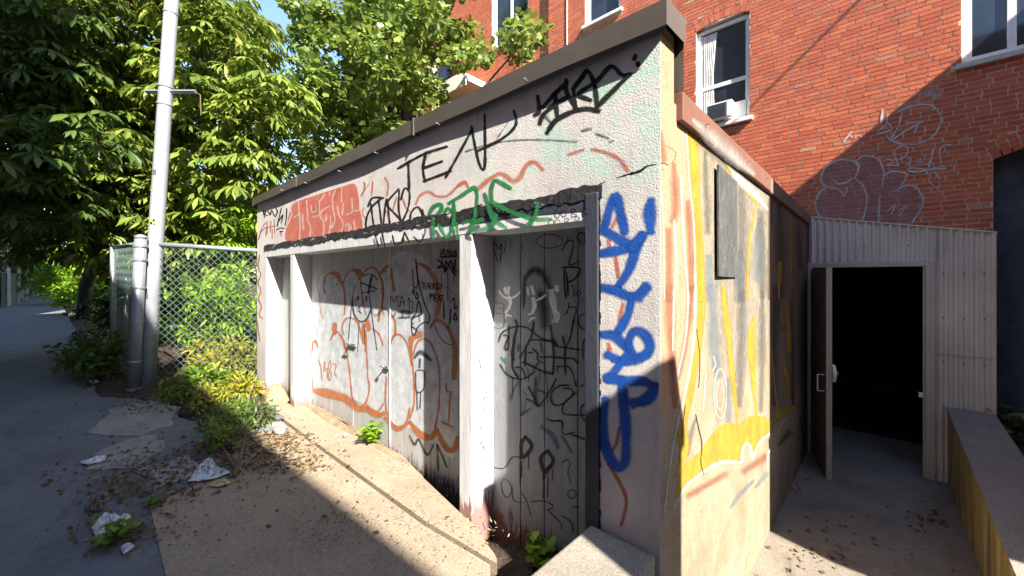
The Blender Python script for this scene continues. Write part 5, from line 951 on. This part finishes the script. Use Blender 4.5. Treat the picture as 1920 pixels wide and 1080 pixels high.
for i, (x, d, hz, rx, lb, mt) in enumerate(((30, 27, 1.3, 2.6, 'dark shrub against the board fence, nearest', 'dark_and_shaded_leaf'), (-20, 22, 1.6, 2.4, 'dark shrub at the left picture edge beside the alley', 'dark_and_shaded_leaf'), (60, 52, 2.4, 5.5, 'sunlit hedge closing the end of the alley', 'lime'), (150, 34, 2.2, 3.5, 'far dark shrub on the right of the alley', 'shrub'), (12, 38, 2.0, 3.2, 'dark shrub against the board fence, farther one', 'dark_and_shaded_leaf'))):
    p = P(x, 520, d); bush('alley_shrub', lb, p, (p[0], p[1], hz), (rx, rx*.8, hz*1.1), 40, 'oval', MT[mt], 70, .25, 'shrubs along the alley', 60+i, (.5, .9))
# far trees closing the view
for i, (x, d, h, rx, lb, mt) in enumerate(((20, 30, 6, 4.5, 'dark tree overhanging the far left of the alley', 'dark_and_shaded_leaf'), (-60, 22, 6.5, 4, 'shadowed tree at the left edge of the picture', 'dark_and_shaded_leaf'), (95, 48, 5, 5, 'distant sunlit tree at the end of the alley', 'lime'), (300, 26, 6.5, 5, 'tall leafy tree in the gardens behind the chestnut', 'maple'), (560, 24, 3.4, 3.4, 'leafy tree showing beneath the small leaved branches', 'shrub'), (420, 20, 5, 4, 'rounded garden tree behind the fence rail', 'maple'))):
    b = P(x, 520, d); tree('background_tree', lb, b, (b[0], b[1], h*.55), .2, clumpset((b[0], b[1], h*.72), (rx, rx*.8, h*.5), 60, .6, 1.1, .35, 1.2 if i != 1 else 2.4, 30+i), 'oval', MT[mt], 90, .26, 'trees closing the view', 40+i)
# far garden house and the dark fence across the alley
hb = P(655, 300, 26); HO = empty('garden_house', hb, 'pale roofed house glimpsed between the trees above the coping', 'house')
hx_, hy_ = hb[0], hb[1]
MB().box(hx_-4, hx_+3, hy_, hy_+6, 0, 9.2).build('wall', plaster, HO); MB().prism([(hx_-4.4, 9.2), (hx_+3.4, 9.2), (hx_+1.0, 10.4), (hx_-2, 10.6)], hy_+6.3, 'y', hy_-.4).build('roof', simple('pale_roof', (.55, .5, .45), .8), HO)
wf = empty('board_fence', (-40, -2.8, 0), 'weathered grey board fence along the far left of the alley', 'fence')
bm_ = MB().box(-.235, .235, -.012, .012, 0, 1.7).mesh('board'); bm_.materials.append(simple('grey_board', (.10, .095, .088), .9, 0, .4, 8))
for i in range(56):
    x = -30-i*.5; link('board', bm_, None, wf, (x, -2.8+random.uniform(-.01, .01), -.05+random.uniform(-.04, .02)))
for i in range(6): MB().box(-31.3-i*4, -31.2-i*4, -2.77, -2.67, -.1, 1.9).build('post', MT['stone'], wf)
# ------------------------------------------------------------------ weeds and litter
def weed(name, label, px, py, h, n, mat, tpl, size, z=0., seed=1, spread=1.):
    b = onZ(px, py, z); o = empty(name, b, label, 'plant'); rg = np.random.default_rng(seed); mb = MB(); C = []; Dd = []
    for i in range(n):
        a = rg.uniform(0, 2*math.pi); e = rg.uniform(.1, .9)*spread; tip = b+Vector((math.cos(a)*e*h*.7, math.sin(a)*e*h*.7, h*rg.uniform(.4, 1)))
        mb.tube([b, b.lerp(tip, .5)+Vector((0, 0, h*.08)), tip], [.003, .0025, .001], 4, False)
        for k in range(5):
            q = b.lerp(tip, .45+.13*k); a2 = rg.uniform(0, 2*math.pi); C.append(tuple(q)); Dd.append((math.cos(a2), math.sin(a2), rg.uniform(-.1, .6)))
    mb.build('stems', MT['twig'], o, fix=False); leaves('foliage', np.array(C), np.array(Dd), size*rg.uniform(.7, 1.2, len(C)), tpl, mat, o)
weed('weed', 'bright lime green weed growing at the foot of the wide door', 692, 832, .19, 26, MT['lime'], NARROW, .075, .02, 1)
weed('weed', 'pale green lobed weed in the pit beside the concrete block', 1012, 1050, .13, 12, MT['lime'], FAN, .06, -.1, 2)
weed('weed', 'dark weed in the pit against the narrow door', 1045, 1030, .12, 14, MT['dark_and_shaded_leaf'], NARROW, .06, -.1, 3)
weed('weed', 'small dark green weed rooted in the asphalt beside the crumpled paper', 222, 1018, .09, 14, MT['shrub'], FAN, .05, 0, 4, 1.6)
weed('weed', 'tiny weed among the leaf litter above the crumpled paper', 292, 945, .05, 8, MT['shrub'], OVAL, .04, 0, 5, 1.6)
for i, (px, py) in enumerate(((1885, 800), (1905, 820), (1915, 790))):
    b = onZ(px, py, -.1); weed('weed', ['tuft of dark grass behind the low wall, nearest the shed', 'tuft of dark grass behind the low wall, at the picture edge', 'dark weed under the blue niche'][i], px, py, .22, 16, MT['dark_and_shaded_leaf'], NARROW, .13, -.1, 20+i)
def scatter(name, mat, spots, n, size, tpl, label, z=.012, seed=1, lift=.25, kind='stuff', cat='litter'):
    rg = np.random.default_rng(seed); C = []; Dd = []
    for (px, py, sx, sy, wgt) in spots:
        m = int(n*wgt); X = px+rg.normal(0, sx, m); Y = np.maximum(py+rg.normal(0, sy, m), 600)
        for x, y in zip(X, Y):
            q = onZ(x, y, z); 
            if q.y > 1.6 or (q.x > -.7): continue
            C.append((q.x, q.y, z+rg.uniform(0, .012))); a = rg.uniform(0, 2*math.pi); Dd.append((math.cos(a), math.sin(a), rg.normal(0, lift)))
    o = leaves(name, np.array(C), np.array(Dd), size*rg.uniform(.3, 1.5, len(C)), tpl, mat, None, .6); return tag(o, label, cat, kind=kind)
scatter('leaf_litter', MT['deadleaf'], [(330, 880, 70, 22, 1), (430, 850, 60, 22, 1.3), (300, 760, 60, 10, .5), (250, 920, 60, 22, .7), (520, 830, 30, 18, .9), (230, 990, 60, 20, .35), (170, 880, 80, 30, .2), (560, 870, 40, 10, .4), (640, 900, 90, 50, .1)], 560, .03, OVAL, 'brown dead leaves strewn from the fence foot across the asphalt')
scatter('grit', MT['twig'], [(500, 960, 160, 50, 1), (640, 1000, 130, 40, 1), (200, 980, 140, 60, 1), (700, 900, 120, 60, 1.2), (600, 830, 60, 30, .8), (850, 1000, 60, 40, .7)], 300, .014, NARROW, 'fine twigs and grit on the concrete', .01, 2, .1)
scatter('dirt_flecks', MT['soil'], [(620, 970, 24, 10, 1), (610, 1005, 30, 8, .7), (560, 920, 60, 20, .4), (700, 1000, 80, 20, .4)], 110, .009, OVAL, 'dark dirt crumbs in small heaps on the concrete', .01, 3, .4)
scatter('straw', simple('dry_straw', (.42, .31, .15), .9, 0, .4), [(560, 830, 24, 14, 1), (760, 870, 50, 14, .7), (900, 980, 40, 20, .4), (640, 800, 40, 12, .5)], 130, .026, NARROW, 'dry straw caught along the kerb joint', .014, 4, .2)
def flake(name, label, pts, mat, h=.03, seed=1, cat='litter', z=.015):
    rg = random.Random(seed); P = [onZ(x, y, z) for x, y in pts]; c = sum(P, Vector())/len(P); mb = MB(); K = 5; V = []; F = []; n = len(P)*3
    ring = [P[i//3].lerp(P[(i//3+1) % len(P)], (i % 3)/3) for i in range(n)]
    for k in range(K+1):
        for p in ring: q = c.lerp(p, k/K); V.append((q.x, q.y, z+rg.uniform(0, h)*(1 if k < K else .4)))
    for k in range(K):
        for i in range(n): F.append((k*n+i, k*n+(i+1) % n, (k+1)*n+(i+1) % n, (k+1)*n+i))
    o = mb.add(V, F).build(name, mat, None, fix=False); sm = o.modifiers.new('thickness', 'SOLIDIFY'); sm.thickness = .0015; return tag(o, label, cat)
flake('paper_scrap', 'crumpled white paper scrap lying on the dark asphalt', [(172, 990), (196, 962), (216, 970), (246, 968), (244, 984), (205, 1000), (180, 1008)], MT['paper'], .035, 1)
flake('paper_scrap', 'thin white paper strip above the crumpled scrap', [(150, 868), (182, 856), (200, 856), (196, 864), (165, 872)], MT['paper'], .02, 2)
flake('plastic_sheet', 'torn grey plastic sheet beside the stick pile', [(352, 905), (380, 862), (396, 860), (412, 880), (432, 888), (395, 900), (372, 903)], MT['bag'], .03, 3)
flake('dead_leaf', 'big pale tan leaf curled beside the grey plastic sheet', [(390, 910), (412, 900), (436, 902), (430, 908), (408, 914)], simple('tan_leaf', (.42, .30, .16), .8), .02, 4)
flake('bark_piece', 'grey bark piece lying above the crumpled paper', [(158, 956), (178, 944), (196, 946), (192, 956), (170, 962)], MT['twig'], .05, 5)
flake('paper_scrap', 'tiny white scrap near the bottom edge by the dark weed', [(225, 1028), (246, 1020), (252, 1026), (232, 1040)], MT['paper'], .02, 6)
flake('paper_scrap', 'white scrap in the weeds left of the gate post', [(166, 716), (182, 712), (188, 718), (172, 722)], MT['paper'], .03, 7)
STK = [((440, 900, .02), (452, 868, .06), (462, 845, .16)), ((447, 893, .02), (432, 876, .04), (418, 862, .08)), ((462, 848, .14), (500, 862, .05), (552, 868, .02)), ((455, 842, .10), (480, 828, .14), (500, 808, .2)), ((420, 850, .05), (455, 838, .08), (490, 836, .05)), ((470, 880, .03), (500, 858, .05), (515, 850, .04)), ((380, 842, .04), (420, 838, .07), (445, 846, .09)), ((460, 800, .1), (470, 780, .25), (486, 760, .3))]
for i, s in enumerate(STK):
    P3 = []
    for (x, y, z) in s: q = onZ(x, y, .0); P3.append(Vector((q.x, q.y, z+.01)))
    m = MB().tube(P3, [.016, .013, .006] if i < 2 else [.009, .007, .003], 7)
    tag(m.build('stick', MT['twig'], None, smooth=True), ['forked stick leaning up out of the pile', 'thick broken stick end of the pile', 'long thin stick reaching onto the sunny concrete', 'stick rising towards the rubble', 'flat stick across the pile', 'short stick on the right side of the pile', 'stick lying left in the dead leaves', 'upright twig in the low plants'][i], 'stick', 'sticks in the debris pile')
rg = random.Random(5)
for i in range(16):
    q = onZ(500+rg.uniform(-16, 26), 790+rg.uniform(-22, 22), .02); r_ = rg.uniform(.03, .065)
    bm = bmesh.new(); bmesh.ops.create_icosphere(bm, subdivisions=2, radius=r_)
    for v in bm.verts: v.co *= 1+rg.uniform(-.18, .18); v.co.z *= .7
    me = bpy.data.meshes.new('rubble_stone'); bm.to_mesh(me); bm.free()
    tag(link('rubble_stone', me, MT['asphalt'] if i % 3 else MT['slab'], None, (q.x, q.y, .03)), 'grey rubble stone in the small heap by the garage corner', 'stone', 'rubble stones by the garage corner')
bo = onZ(506, 745, .0); lump('tar_lump', simple('orange_foam', (.42, .27, .13), .9, 0, .3, 14, .01, 30), bo.x+.08, bo.y+.05, .16, .12, .14, 0, 6, 18, None, .25, 'orange tan lump of foam at the left door foot', 'lump')
r2 = onZ(560, 560, 0)
bt = onZ(647, 822, .0); tag(MB().tube([bt+Vector((0, 0, .01)), bt+Vector((.02, 0, .05))], [.022, .018], 10).build('crushed_can', MT['grille'], None, smooth=True), 'small dull crushed can left of the lime weed', 'can')
# debris on the passage floor
scatter2 = []
rg2 = np.random.default_rng(9); C = []; Dd = []
for (px, py, sx, sy, m) in ((1745, 965, 22, 14, 60), (1480, 900, 20, 14, 26), (1600, 1000, 90, 40, 40), (1520, 1060, 40, 14, 40)):
    for k in range(m):
        q = onZ(px+rg2.normal(0, sx), py+rg2.normal(0, sy), -.62)
        if not (-.6 < q.x < .5 and 2 < q.y < 5.8): continue
        zz = np.interp(q.y, [a for a, _ in prof], [b for _, b in prof])+.008; C.append((q.x, q.y, zz)); a = rg2.uniform(0, 6.28); Dd.append((math.cos(a), math.sin(a), rg2.normal(0, .2)))
tag(leaves('leaf_litter', np.array(C), np.array(Dd), .04*rg2.uniform(.4, 1.3, len(C)), OVAL, MT['deadleaf'], None), 'dead leaves and crumbs on the sunken passage floor', 'litter', kind='stuff')
